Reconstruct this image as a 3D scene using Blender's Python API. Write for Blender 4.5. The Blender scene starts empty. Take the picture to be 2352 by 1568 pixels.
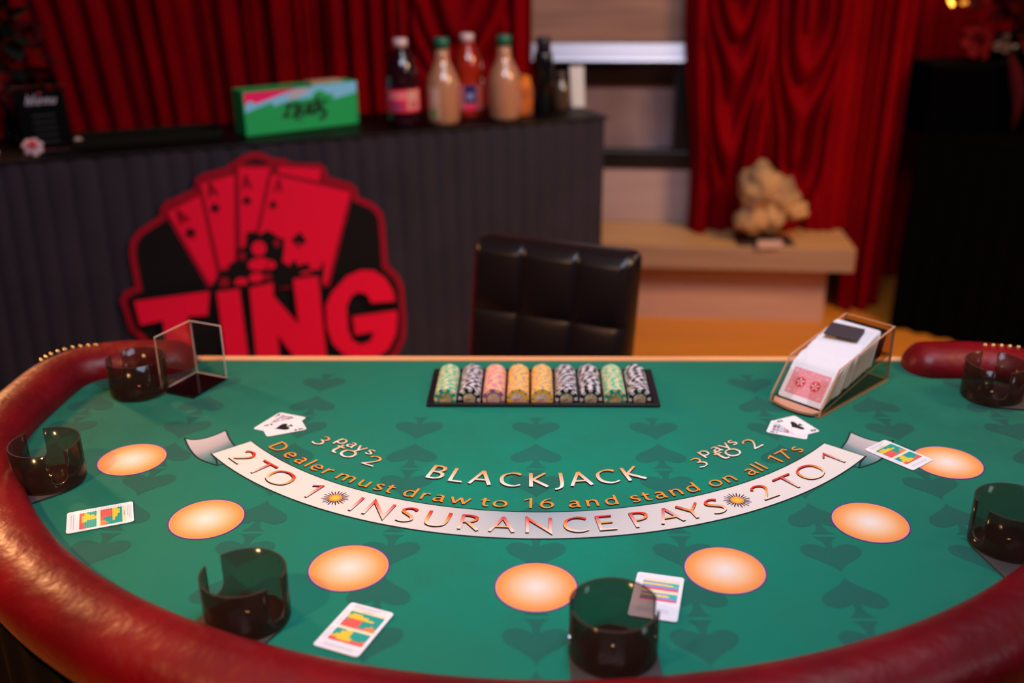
import bpy, bmesh, math, random
from mathutils import Vector, Matrix, noise
PI = math.pi
SC = bpy.context.scene
COL = SC.collection

# ------------------------------------------------------------------ camera
cam_d = bpy.data.cameras.new('camera')
cam = bpy.data.objects.new('camera', cam_d); COL.objects.link(cam)
cam_d.sensor_width = 36.0
cam_d.lens = 2312.66 / 2352 * 36.0
cam_d.clip_start = 0.05
_th, _ro = 0.38003, -0.008237
_F = Vector((0, math.cos(_th), -math.sin(_th))); _R = Vector((1, 0, 0)); _U = _R.cross(_F)
_R2 = math.cos(_ro) * _R + math.sin(_ro) * _U; _U2 = -math.sin(_ro) * _R + math.cos(_ro) * _U
cam.matrix_world = Matrix(((_R2.x, _U2.x, -_F.x, 0), (_R2.y, _U2.y, -_F.y, 0), (_R2.z, _U2.z, -_F.z, 1.52), (0, 0, 0, 1)))
cam_d.dof.use_dof = True
cam_d.dof.focus_distance = 1.46
cam_d.dof.aperture_fstop = 1.8
SC.camera = cam

# ------------------------------------------------------------------ world, lights, exposure
SC.view_settings.view_transform = 'Standard'
SC.view_settings.look = 'None'
SC.view_settings.gamma = 1.0
SC.view_settings.exposure = 0.0
SC.view_settings.use_curve_mapping = False
SC.cycles.transparent_max_bounces = 40
SC.cycles.max_bounces = 10
SC.cycles.sample_clamp_indirect = 6.0
SC.cycles.use_denoising = True
w = bpy.data.worlds.new('world'); SC.world = w; w.use_nodes = True
w.node_tree.nodes['Background'].inputs[0].default_value = (0.9, 0.92, 1.0, 1)
w.node_tree.nodes['Background'].inputs[1].default_value = 0.02

def area(name, loc, target, size, power, color, sy=None, spread=180):
    l = bpy.data.lights.new(name, 'AREA'); l.energy = power; l.color = color
    l.size = size; l.spread = math.radians(spread)
    if sy: l.shape = 'RECTANGLE'; l.size_y = sy
    o = bpy.data.objects.new(name, l); COL.objects.link(o); o.location = loc
    o.rotation_euler = (Vector(target) - Vector(loc)).to_track_quat('-Z', 'Y').to_euler()
    return o
area('ceiling_light_over_table', (0.15, 0.9, 2.8), (0.1, 1.35, 0.76), 0.9, 26.5, (0.82, 0.97, 1.30), 0.6)
area('ceiling_light_room', (0.7, 1.9, 2.82), (0.35, 3.9, 0.7), 1.2, 27, (0.96, 0.96, 1.04))
area('warm_lamp_left', (-2.5, 3.2, 2.0), (-0.85, 1.35, 0.80), 0.25, 11, (1.0, 0.5, 0.2), None, 70)
area('warm_lamp_right', (2.3, 1.6, 2.5), (1.0, 3.4, 0.0), 0.6, 25, (1.0, 0.62, 0.30), None, 100)
area('warm_lamp_behind', (-1.25, 0.0, 2.5), (-0.55, 1.15, 0.80), 0.13, 4, (1.0, 0.5, 0.2), None, 55)
area('cool_light_right', (2.5, 0.2, 2.3), (0.2, 2.6, 0.7), 0.5, 7, (0.86, 0.88, 1.0))  # unseen cool area light from the right, no window behind it

# ------------------------------------------------------------------ helpers
def lin(c):
    return tuple((x / 255 / 12.92 if x / 255 <= 0.04045 else ((x / 255 + 0.055) / 1.055) ** 2.4) for x in c)
def rgba(c): return (*lin(c), 1.0)

def mat(name, c, rough=0.5, metal=0.0, spec=0.5, coat=0.0, emit=None, es=0.0, sheen=0.0, noise_amt=0.0, noise_scale=20, bump=0.0, bump_scale=60, c2=None):
    m = bpy.data.materials.new(name); m.use_nodes = True
    nt = m.node_tree; b = nt.nodes['Principled BSDF']
    b.inputs['Base Color'].default_value = rgba(c); b.inputs['Roughness'].default_value = rough
    b.inputs['Metallic'].default_value = metal; b.inputs['Specular IOR Level'].default_value = spec
    b.inputs['Coat Weight'].default_value = coat; b.inputs['Coat Roughness'].default_value = 0.15
    if sheen: b.inputs['Sheen Weight'].default_value = sheen; b.inputs['Sheen Roughness'].default_value = 0.4
    if emit: b.inputs['Emission Color'].default_value = rgba(emit); b.inputs['Emission Strength'].default_value = es
    tc = nt.nodes.new('ShaderNodeTexCoord')
    if noise_amt or c2:
        n = nt.nodes.new('ShaderNodeTexNoise'); n.inputs['Scale'].default_value = noise_scale; n.inputs['Detail'].default_value = 4
        nt.links.new(tc.outputs['Object'], n.inputs['Vector'])
        mx = nt.nodes.new('ShaderNodeMix'); mx.data_type = 'RGBA'
        mr = nt.nodes.new('ShaderNodeMapRange'); mr.inputs[1].default_value = 0.35; mr.inputs[2].default_value = 0.65
        nt.links.new(n.outputs['Fac'], mr.inputs[0]); nt.links.new(mr.outputs[0], mx.inputs[0])
        mx.inputs[6].default_value = rgba(c)
        mx.inputs[7].default_value = rgba(c2) if c2 else rgba([x * (1 - noise_amt) for x in c])
        nt.links.new(mx.outputs[2], b.inputs['Base Color'])
    if bump:
        n2 = nt.nodes.new('ShaderNodeTexNoise'); n2.inputs['Scale'].default_value = bump_scale; n2.inputs['Detail'].default_value = 3
        nt.links.new(tc.outputs['Object'], n2.inputs['Vector'])
        bp = nt.nodes.new('ShaderNodeBump'); bp.inputs['Strength'].default_value = bump; bp.inputs['Distance'].default_value = 0.004
        nt.links.new(n2.outputs['Fac'], bp.inputs['Height']); nt.links.new(bp.outputs[0], b.inputs['Normal'])
    return m

def ink_mat(name, rough=0.85, spec=0.2):
    m = bpy.data.materials.new(name); m.use_nodes = True
    nt = m.node_tree; b = nt.nodes['Principled BSDF']
    a = nt.nodes.new('ShaderNodeAttribute'); a.attribute_name = 'ink'
    nt.links.new(a.outputs['Color'], b.inputs['Base Color'])
    b.inputs['Roughness'].default_value = rough; b.inputs['Specular IOR Level'].default_value = spec
    return m

def acrylic(name, tint, gloss=0.09, rough=0.04, haze=0.0, hc=(70, 52, 44)):
    # thin clear sheet: light passes straight through with a tint, plus a surface reflection
    m = bpy.data.materials.new(name); m.use_nodes = True
    nt = m.node_tree; nt.nodes.remove(nt.nodes['Principled BSDF'])
    out = nt.nodes['Material Output']
    t = nt.nodes.new('ShaderNodeBsdfTransparent'); t.inputs[0].default_value = (*tint, 1)
    g = nt.nodes.new('ShaderNodeBsdfGlossy'); g.inputs['Roughness'].default_value = rough
    lw = nt.nodes.new('ShaderNodeLayerWeight'); lw.inputs['Blend'].default_value = 0.25
    mr = nt.nodes.new('ShaderNodeMapRange'); mr.inputs[3].default_value = gloss * 0.3; mr.inputs[4].default_value = 0.55
    nt.links.new(lw.outputs['Facing'], mr.inputs[0])
    pw = nt.nodes.new('ShaderNodeMath'); pw.operation = 'POWER'; pw.inputs[1].default_value = 2.2
    nt.links.new(lw.outputs['Facing'], pw.inputs[0]); nt.links.new(pw.outputs[0], mr.inputs[0])
    mx = nt.nodes.new('ShaderNodeMixShader')
    src = t.outputs[0]
    if haze:
        df = nt.nodes.new('ShaderNodeBsdfDiffuse'); df.inputs[0].default_value = rgba(hc)
        m0 = nt.nodes.new('ShaderNodeMixShader'); m0.inputs[0].default_value = haze
        nt.links.new(t.outputs[0], m0.inputs[1]); nt.links.new(df.outputs[0], m0.inputs[2]); src = m0.outputs[0]
    nt.links.new(mr.outputs[0], mx.inputs[0]); nt.links.new(src, mx.inputs[1]); nt.links.new(g.outputs[0], mx.inputs[2])
    nt.links.new(mx.outputs[0], out.inputs['Surface'])
    return m

def wood_mat(name, c1, c2, scale=(1, 12, 12), rough=0.4, ns=3.0, coat=0.0):
    m = bpy.data.materials.new(name); m.use_nodes = True
    nt = m.node_tree; b = nt.nodes['Principled BSDF']
    tc = nt.nodes.new('ShaderNodeTexCoord'); mp = nt.nodes.new('ShaderNodeMapping'); mp.inputs['Scale'].default_value = scale
    n = nt.nodes.new('ShaderNodeTexNoise'); n.inputs['Scale'].default_value = ns; n.inputs['Detail'].default_value = 5; n.inputs['Distortion'].default_value = 0.6
    r = nt.nodes.new('ShaderNodeValToRGB')
    r.color_ramp.elements[0].position = 0.3; r.color_ramp.elements[0].color = rgba(c1)
    r.color_ramp.elements[1].position = 0.7; r.color_ramp.elements[1].color = rgba(c2)
    nt.links.new(tc.outputs['Object'], mp.inputs[0]); nt.links.new(mp.outputs[0], n.inputs['Vector'])
    nt.links.new(n.outputs['Fac'], r.inputs[0]); nt.links.new(r.outputs[0], b.inputs['Base Color'])
    b.inputs['Roughness'].default_value = rough; b.inputs['Coat Weight'].default_value = coat
    return m

class MB:
    def __init__(s): s.v = []; s.f = []; s.mi = []; s.col = []; s.mats = []; s.sm = []
    def m(s, mt):
        if mt not in s.mats: s.mats.append(mt)
        return s.mats.index(mt)
    def vert(s, p, c=(1, 1, 1)):
        s.v.append(tuple(p)); s.col.append((c[0], c[1], c[2], 1.0)); return len(s.v) - 1
    def face(s, idx, mt, smooth=False):
        s.f.append(tuple(idx)); s.mi.append(s.m(mt)); s.sm.append(smooth)
    def poly(s, pts, mt, c=(1, 1, 1), smooth=False):
        s.face([s.vert(p, c) for p in pts], mt, smooth)
    def box(s, x0, x1, y0, y1, z0, z1, mt, M=None):
        P = [Vector((x, y, z)) for z in (z0, z1) for y in (y0, y1) for x in (x0, x1)]
        if M is not None: P = [M @ p for p in P]
        i = [s.vert(p) for p in P]
        for q in ((0, 2, 3, 1), (4, 5, 7, 6), (0, 1, 5, 4), (1, 3, 7, 5), (3, 2, 6, 7), (2, 0, 4, 6)): s.face([i[k] for k in q], mt)
    def prism(s, pts, z0, z1, mt, side=None, fn=None):
        # pts 2D counter-clockwise; fn maps (x,y,z) to 3D
        fn = fn or (lambda x, y, z: (x, y, z))
        n = len(pts)
        a = [s.vert(fn(x, y, z0)) for x, y in pts]; b = [s.vert(fn(x, y, z1)) for x, y in pts]
        s.face(b, mt); s.face(a[::-1], mt)
        for i in range(n): s.face((a[i], a[(i + 1) % n], b[(i + 1) % n], b[i]), side or mt)
    def lathe(s, prof, mt, seg=32, c=(0, 0, 0), smooth=True, cap=True, mats=None, flat=False):
        rings = []
        for r, z in prof:
            rings.append([s.vert((c[0] + r * math.cos(2 * PI * k / seg), c[1] + r * math.sin(2 * PI * k / seg), c[2] + z)) for k in range(seg)])
        for j in range(len(rings) - 1):
            mm = mats[j] if mats else mt
            for k in range(seg): s.face((rings[j][k], rings[j][(k + 1) % seg], rings[j + 1][(k + 1) % seg], rings[j + 1][k]), mm, smooth)
        if cap:
            if prof[0][0] > 1e-5: s.face(rings[0][::-1], mats[0] if mats else mt)
            if prof[-1][0] > 1e-5: s.face(rings[-1], mats[-1] if mats else mt)
    def tube(s, pts, r, mt, seg=8, smooth=True):
        pts = [Vector(p) for p in pts]; rings = []
        for i, p in enumerate(pts):
            d = (pts[min(i + 1, len(pts) - 1)] - pts[max(i - 1, 0)]).normalized()
            up = Vector((0, 0, 1)) if abs(d.z) < 0.9 else Vector((1, 0, 0))
            a = d.cross(up).normalized(); b = d.cross(a).normalized()
            rr = r[i] if isinstance(r, (list, tuple)) else r
            rings.append([s.vert(p + rr * (math.cos(2 * PI * k / seg) * a + math.sin(2 * PI * k / seg) * b)) for k in range(seg)])
        for j in range(len(rings) - 1):
            for k in range(seg): s.face((rings[j][k], rings[j][(k + 1) % seg], rings[j + 1][(k + 1) % seg], rings[j + 1][k]), mt, smooth)
        s.face(rings[0][::-1], mt); s.face(rings[-1], mt)
    def grid(s, fn, nu, nv, mt, smooth=True, closed_u=False, cfn=None):
        ids = [[s.vert(fn(i / nu, j / nv), cfn(i / nu, j / nv) if cfn else (1, 1, 1)) for j in range(nv + 1)] for i in range(nu + (0 if closed_u else 1))]
        n = len(ids)
        for i in range(nu):
            for j in range(nv): s.face((ids[i][j], ids[(i + 1) % n][j], ids[(i + 1) % n][j + 1], ids[i][j + 1]), mt, smooth)
        return ids
    def mesh(s, name):
        me = bpy.data.meshes.new(name); me.from_pydata(s.v, [], s.f)
        for m_ in s.mats: me.materials.append(m_)
        me.polygons.foreach_set('material_index', s.mi); me.polygons.foreach_set('use_smooth', s.sm)
        at = me.attributes.new('ink', 'FLOAT_COLOR', 'POINT'); at.data.foreach_set('color', [x for c in s.col for x in c])
        me.update(); return me
    def build(s, name, parent=None, fix=False, bevel=0.0, sub=0):
        me = s.mesh(name)
        if fix:
            bm = bmesh.new(); bm.from_mesh(me); bmesh.ops.recalc_face_normals(bm, faces=bm.faces); bm.to_mesh(me); bm.free()
        o = bpy.data.objects.new(name, me); COL.objects.link(o)
        if parent: o.parent = parent
        if bevel:
            md = o.modifiers.new('bevel', 'BEVEL'); md.width = bevel; md.segments = 2; md.limit_method = 'ANGLE'
        if sub:
            md = o.modifiers.new('sub', 'SUBSURF'); md.levels = sub; md.render_levels = sub
        return o

def tag(o, label=None, cat=None, group=None, kind=None):
    if label: o['label'] = label
    if cat: o['category'] = cat
    if group: o['group'] = group
    if kind: o['kind'] = kind
    return o
def empty(name, loc, rz=0, label=None, cat=None, group=None):
    o = bpy.data.objects.new(name, None); COL.objects.link(o); o.location = loc; o.rotation_euler = (0, 0, rz)
    o.empty_display_size = 0.05
    return tag(o, label, cat, group)
def kids(o): return [x for x in bpy.data.objects if x.parent == o]
def copy_tree(o, parent=None):
    c = o.copy(); COL.objects.link(c); c.parent = parent
    for ch in kids(o): copy_tree(ch, c)
    return c

def rrect(w_, h_, r, n=5, cx=0, cy=0):
    out = []
    for sx, sy, a0 in ((1, 1, 0), (-1, 1, 90), (-1, -1, 180), (1, -1, 270)):
        for k in range(n + 1):
            a = math.radians(a0 + 90 * k / n)
            out.append((cx + sx * (w_ / 2 - r) + r * math.cos(a), cy + sy * (h_ / 2 - r) + r * math.sin(a)))
    return out
def catmull(P, n=8, closed=False):
    P = [Vector(p) for p in P]; out = []
    N = len(P)
    for i in range(N if closed else N - 1):
        if closed: p0, p1, p2, p3 = P[i - 1], P[i], P[(i + 1) % N], P[(i + 2) % N]
        else: p0, p1, p2, p3 = P[max(i - 1, 0)], P[i], P[i + 1], P[min(i + 2, N - 1)]
        for k in range(n):
            t = k / n
            out.append(0.5 * ((2 * p1) + (p2 - p0) * t + (2 * p0 - 5 * p1 + 4 * p2 - p3) * t * t + (3 * p1 - p0 - 3 * p2 + p3) * t ** 3))
    if not closed: out.append(P[-1])
    return out

# ------------------------------------------------------------------ shared materials
M_white = mat('white_card', (238, 232, 236), 0.45)
M_black = mat('black_plastic', (22, 20, 22), 0.25)
M_wood_edge = wood_mat('wood_edge', (222, 150, 96), (236, 172, 120), (1, 14, 14), 0.5)
M_ink = ink_mat('printed_ink')
M_ink_card = ink_mat('printed_card_ink', 0.5, 0.4)

# ------------------------------------------------------------------ room
def struct(o): o['kind'] = 'structure'; return o
M_floor = wood_mat('amber_floor', (204, 120, 34), (218, 136, 46), (0.6, 7, 1), 0.42, 2.0, 0.1)
M_wall = mat('dark_wall', (70, 58, 54), 0.9, noise_amt=0.1)
M_ceil = mat('ceiling_paint', (150, 140, 132), 0.9, noise_amt=0.05)
b = MB(); b.box(-3.6, 3.8, -2.6, 5.0, -0.05, 0, M_floor); struct(b.build('floor'))
b = MB(); b.box(-3.6, 3.8, -2.6, 5.0, 2.9, 2.95, M_ceil); struct(b.build('ceiling'))
b = MB(); b.box(-3.6, 3.8, 4.9, 5.0, 0, 2.9, M_wall); struct(b.build('wall_back'))
b = MB(); b.box(-3.6, -3.5, -2.6, 5.0, 0, 2.9, M_wall); struct(b.build('wall_left'))
b = MB(); b.box(3.7, 3.8, -2.6, 5.0, 0, 2.9, M_wall); struct(b.build('wall_right'))
b = MB(); b.box(-3.6, 3.8, -2.6, -2.5, 0, 2.9, M_wall); struct(b.build('wall_front'))

# ------------------------------------------------------------------ blackjack table
TA, PHI = 0.0015885, -0.0246763
TZ = 0.76
def W(u, v, z=0.0):
    c, s_ = math.cos(PHI), math.sin(PHI)
    return Vector((TA + c * u - s_ * v, s_ * u + c * v, z))
table = empty('blackjack_table', (TA, 0, 0), PHI, 'D-shaped blackjack table with green felt and padded red leather armrest', 'table')

UC = 0.018
def inner_path():
    pts = []
    # left tip -> back-left corner -> side -> front arc -> right side -> right tip
    pts += [(-0.655, 1.7215), (-0.70, 1.7215), (-0.76, 1.7205)]
    for k in range(0, 7):
        a = math.radians(90 + 90 * k / 6); pts.append((-0.780 + 0.058 * math.cos(a), 1.6625 + 0.058 * math.sin(a)))
    pts += [(-0.839, 1.60), (-0.840, 1.55), (-0.842, 1.50), (-0.842, 1.46)]
    R, cv = 0.915, 1.78
    a0 = math.asin(0.845 / R)
    for k in range(0, 49):
        a = -a0 + 2 * a0 * k / 48; pts.append((0.012 + R * math.sin(a), cv - R * math.cos(a)))
    pts += [(0.876, 1.46), (0.878, 1.50), (0.878, 1.55), (0.878, 1.60)]
    for k in range(0, 7):
        a = math.radians(0 + 90 * k / 6); pts.append((0.820 + 0.058 * math.cos(a), 1.6605 + 0.058 * math.sin(a)))
    pts += [(0.79, 1.7185), (0.74, 1.7185), (0.695, 1.7185)]
    P = [Vector(p) for p in pts]
    for _ in range(3):   # smooth the joints
        P = [P[0]] + [(P[i - 1] + 2 * P[i] + P[i + 1]) / 4 for i in range(1, len(P) - 1)] + [P[-1]]
    return catmull(P, 3)
IN = inner_path()
def offset_path(P, d):
    out = []
    for i, p in enumerate(P):
        t = (P[min(i + 1, len(P) - 1)] - P[max(i - 1, 0)]).normalized()
        out.append(p + d * Vector((-t.y, t.x)) * -1)   # outward = right-hand side of the path
    return out

# felt material: printed cloth, teal in the middle and deeper green towards the rim, mottled
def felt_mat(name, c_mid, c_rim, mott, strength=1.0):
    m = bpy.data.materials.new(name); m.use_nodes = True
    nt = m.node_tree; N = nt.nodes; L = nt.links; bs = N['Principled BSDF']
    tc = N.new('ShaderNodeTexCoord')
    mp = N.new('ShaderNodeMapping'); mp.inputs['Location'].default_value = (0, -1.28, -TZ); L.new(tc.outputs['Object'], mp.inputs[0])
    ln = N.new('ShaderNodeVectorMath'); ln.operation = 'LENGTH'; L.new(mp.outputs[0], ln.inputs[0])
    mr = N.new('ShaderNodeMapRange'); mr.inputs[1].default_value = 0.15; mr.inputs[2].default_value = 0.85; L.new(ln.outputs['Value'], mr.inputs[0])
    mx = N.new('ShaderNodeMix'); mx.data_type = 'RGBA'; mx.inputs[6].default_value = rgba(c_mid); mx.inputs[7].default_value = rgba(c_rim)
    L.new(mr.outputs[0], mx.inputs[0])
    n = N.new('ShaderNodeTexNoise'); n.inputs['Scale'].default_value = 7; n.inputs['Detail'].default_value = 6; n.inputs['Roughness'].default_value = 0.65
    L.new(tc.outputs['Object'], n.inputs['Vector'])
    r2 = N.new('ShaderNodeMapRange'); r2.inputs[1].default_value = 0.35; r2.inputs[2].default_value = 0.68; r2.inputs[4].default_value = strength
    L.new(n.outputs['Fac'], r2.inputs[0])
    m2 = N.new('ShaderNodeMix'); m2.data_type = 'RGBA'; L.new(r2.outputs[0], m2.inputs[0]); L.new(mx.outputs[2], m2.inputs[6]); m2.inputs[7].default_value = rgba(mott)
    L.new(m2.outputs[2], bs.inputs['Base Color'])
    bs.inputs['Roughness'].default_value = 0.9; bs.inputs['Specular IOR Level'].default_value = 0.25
    f = N.new('ShaderNodeTexNoise'); f.inputs['Scale'].default_value = 900; L.new(tc.outputs['Object'], f.inputs['Vector'])
    bp = N.new('ShaderNodeBump'); bp.inputs['Strength'].default_value = 0.25; bp.inputs['Distance'].default_value = 0.001
    L.new(f.outputs['Fac'], bp.inputs['Height']); L.new(bp.outputs[0], bs.inputs['Normal'])
    return m
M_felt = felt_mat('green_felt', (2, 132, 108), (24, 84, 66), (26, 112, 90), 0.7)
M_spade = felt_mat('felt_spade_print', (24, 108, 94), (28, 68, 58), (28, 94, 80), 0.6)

deck = [(p.x, p.y) for p in offset_path(IN, 0.045)]
deck = [(-0.66, 1.7995)] + [q for q in deck if True] + [(0.70, 1.7995)]
deck = deck[::-1]
b = MB()
# felt sheet as a grid-free polygon prism
HOLE = [(-0.185, 1.5975), (0.210, 1.5975), (0.210, 1.7395), (-0.185, 1.7395)]
_dk = deck[::-1]
def area2(P): return sum(P[i - 1][0] * P[i][1] - P[i][0] * P[i - 1][1] for i in range(len(P)))
if area2(_dk) < 0: _dk = _dk[::-1]
# after this _dk runs counter-clockwise; rotate so it ends at the left end of the back edge's right part
def rot_start(P):
    # find the pair spanning the back edge (right end -> left end)
    for i in range(len(P)):
        a, c = P[i], P[(i + 1) % len(P)]
        if a[0] > 0.5 and c[0] < -0.5: return P[i + 1:] + P[:i + 1]
    return P
_dk = rot_start(_dk)
def holed(P, yb):
    P = [(x, min(y, yb)) for x, y in P]; hx = 0.0
    return P + [(hx + 1e-5, yb), (hx + 1e-5, HOLE[2][1]), HOLE[2], HOLE[1], HOLE[0], HOLE[3], (hx, HOLE[3][1]), (hx, yb)]
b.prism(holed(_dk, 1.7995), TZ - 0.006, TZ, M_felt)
def spade_outline(n=10):
    P = [(0, 1.0), (0.06, 0.88), (0.22, 0.72), (0.42, 0.55), (0.485, 0.40), (0.44, 0.27), (0.30, 0.215), (0.15, 0.26), (0.055, 0.33)]
    up = catmull(P, 4)
    S_ = [(0.06, 0.2), (0.11, 0.08), (0.19, 0.0)]
    half = [(p.x, p.y) for p in up] + S_
    return half + [(-x, y) for x, y in half[::-1] if x > 0.001]
SPO = spade_outline()
def spade_pts(cx, cy, wd, ht, ang=0, flip=1):
    ca, sa = math.cos(ang), math.sin(ang); out = []
    for x, y in SPO:
        X, Y = x * wd, (y - 0.5) * ht * flip
        out.append((cx + ca * X - sa * Y, cy + sa * X + ca * Y))
    return out if flip > 0 else out[::-1]
def inside(u, v, marg=0.03):
    if v > 1.77: return False
    du = u - 0.012
    if v < 1.46 and math.hypot(du, v - 1.78) > 0.915 + marg: return False
    return -0.84 - marg < u < 0.878 + marg
for i in range(-5, 6):
    u = i * 0.1965
    for j in range(-1, 6):
        stem = 1.0065 + 0.183 * j
        for fl, cv in ((1, stem + 0.044), (-1, stem - 0.046)):
            if inside(u, cv) and not (-.24 < u < .26 and 1.565 < cv < 1.77):
                pts = spade_pts(u, cv, 0.083, 0.083, 0, fl)
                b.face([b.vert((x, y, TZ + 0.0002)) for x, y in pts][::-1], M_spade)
felt = b.build('felt', table, fix=False)
bm = bmesh.new(); bm.from_mesh(felt.data); bmesh.ops.recalc_face_normals(bm, faces=[f for f in bm.faces if abs(f.calc_center_median().z - TZ - 0.0002) > 1e-5]); bm.to_mesh(felt.data); bm.free()
felt['label'] = 'green felt printed with dark spade pattern'

# wooden deck under the felt, wood strip at dealer's edge, folding legs
M_deck = mat('table_board', (60, 42, 30), 0.6, noise_amt=0.2)
b = MB(); b.prism(holed(_dk, 1.7985), TZ - 0.032, TZ - 0.0062, M_deck); b.build('board', table, fix=True)
b = MB(); b.box(-0.80, 0.84, 1.7997, 1.819, TZ - 0.03, TZ + 0.003, M_wood_edge)
o = b.build('wooden_edge_strip', table, bevel=0.002); o['label'] = 'light wood strip along the dealer edge'
M_steel = mat('grey_steel', (90, 90, 92), 0.35, metal=0.8)
for (x, y) in ((-0.6, 1.15), (0.63, 1.15), (-0.65, 1.62), (0.68, 1.62)):
    b = MB(); b.tube([(x, y, 0.0), (x, y, TZ - 0.033)], 0.016, M_steel, 12); b.build('leg', table)

# black skirt added under the rail to keep the lower left corner dark
M_tskirt = mat('added_black_skirt', (12, 10, 10), .9, spec=.1)
sk = offset_path(IN, 0.094)
b = MB(); sa = None
for i, p in enumerate(sk):
    t = (sk[min(i + 1, len(sk) - 1)] - sk[max(i - 1, 0)]).normalized(); nn = Vector((t.y, -t.x)); wv = .010 * math.sin(i * 1.15)
    col_ = [b.vert((p.x + nn.x * wv * k, p.y + nn.y * wv * k, z)) for z, k in ((TZ - .058, .1), (.45, .7), (.012, 1.0))]
    if sa: 
        for j in range(2): b.face((sa[j], sa[j + 1], col_[j + 1], col_[j]), M_tskirt, True)
    sa = col_
o = b.build('added_skirt', table); o['label'] = 'black cloth skirt added below the armrest to darken the floor area'

# padded rail
M_leather = mat('red_leather', (118, 0, 14), 0.42, spec=0.34, coat=0.0, c2=(92, 0, 10), noise_scale=7, bump=0.8, bump_scale=30)
prof = [(0.004, -0.012), (-0.001, 0.004), (0.001, 0.018), (0.008, 0.031), (0.021, 0.041), (0.038, 0.0465), (0.055, 0.048), (0.072, 0.046), (0.088, 0.039), (0.101, 0.027), (0.108, 0.010), (0.108, -0.012), (0.102, -0.034), (0.092, -0.052), (0.080, -0.060), (0.046, -0.050), (0.046, -0.034)]
path = IN
n = len(path)
cum = [0.0]
for i in range(1, n): cum.append(cum[-1] + (path[i] - path[i - 1]).length)
TOT = cum[-1]
b = MB(); rings = []
ends = 0.045
def sample(sv):
    for i in range(1, n):
        if cum[i] >= sv:
            t = (sv - cum[i - 1]) / max(cum[i] - cum[i - 1], 1e-9)
            p = path[i - 1].lerp(path[i], t)
            a = path[max(i - 2, 0)]; c = path[min(i + 1, n - 1)]
            return p, (c - a).normalized()
    return path[-1], (path[-1] - path[-2]).normalized()
sv = [0, .001, .003, .006, .010, .015, .021, .028, .036, .045]
ss = sv + [0.045 + (TOT - 0.09) * k / 200 for k in range(1, 200)] + [TOT - x for x in sv[::-1]]
for s_ in ss:
    p, t = sample(s_)
    nrm = Vector((t.y, -t.x)) * 1.0
    # outward is away from the felt
    if (nrm.dot(Vector((0.018, 1.45)) - p) > 0): nrm = -nrm
    e = min(s_, TOT - s_) / ends
    k = 1.0 if e >= 1 else math.sqrt(max(0.0, 1 - (1 - e) ** 2)) * 0.97 + 0.03
    wr = 1 + 0.018 * noise.noise(Vector((p.x * 5, p.y * 5, 0)))
    ring = []
    for (o_, z_) in prof:
        oc = 0.054 + (o_ - 0.054) * k * wr
        zc = -0.005 + (z_ + 0.005) * k * wr
        ring.append(b.vert((p.x + nrm.x * oc, p.y + nrm.y * oc, TZ + zc)))
    rings.append(ring)
for i in range(len(rings) - 1):
    for j in range(len(prof)):
        j2 = (j + 1) % len(prof)
        b.face((rings[i][j], rings[i + 1][j], rings[i + 1][j2], rings[i][j2]), M_leather, True)
b.face(rings[0], M_leather); b.face(rings[-1][::-1], M_leather)
rail = b.build('armrest_rail', table, fix=True)
rail['label'] = 'padded red leather armrest'
M_stud = mat('brass_stud', (205, 170, 120), 0.22, metal=1.0)
def stud_mesh():
    q = MB(); q.lathe([(0.0048, -0.002), (0.0048, 0.0), (0.0038, 0.0024), (0.002, 0.0036), (0.0001, 0.004)], M_stud, 12); return q.mesh('nail_stud')
sm = stud_mesh()
def studs(P, cnt):
    P = [Vector(p) for p in P]; C = catmull(P, 12); cu = [0]
    for i in range(1, len(C)): cu.append(cu[-1] + (C[i] - C[i - 1]).length)
    for k in range(cnt):
        t = cu[-1] * k / (cnt - 1)
        i = next(j for j in range(1, len(C)) if cu[j] >= t - 1e-9)
        q = C[i - 1].lerp(C[i], (t - cu[i - 1]) / (cu[i] - cu[i - 1]))
        s2 = bpy.data.objects.new('nail_stud', sm); COL.objects.link(s2); s2.parent = rail; s2.location = q
studs([(-0.912, 1.692, TZ + 0.0458), (-0.903, 1.724, TZ + 0.0466), (-0.878, 1.750, TZ + 0.0472), (-0.838, 1.762, TZ + 0.0478)], 9)
studs([(0.948, 1.692, TZ + 0.0458), (0.939, 1.724, TZ + 0.0466), (0.914, 1.750, TZ + 0.0472), (0.874, 1.762, TZ + 0.0478), (0.84, 1.766, TZ + .0478)], 11)

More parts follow.
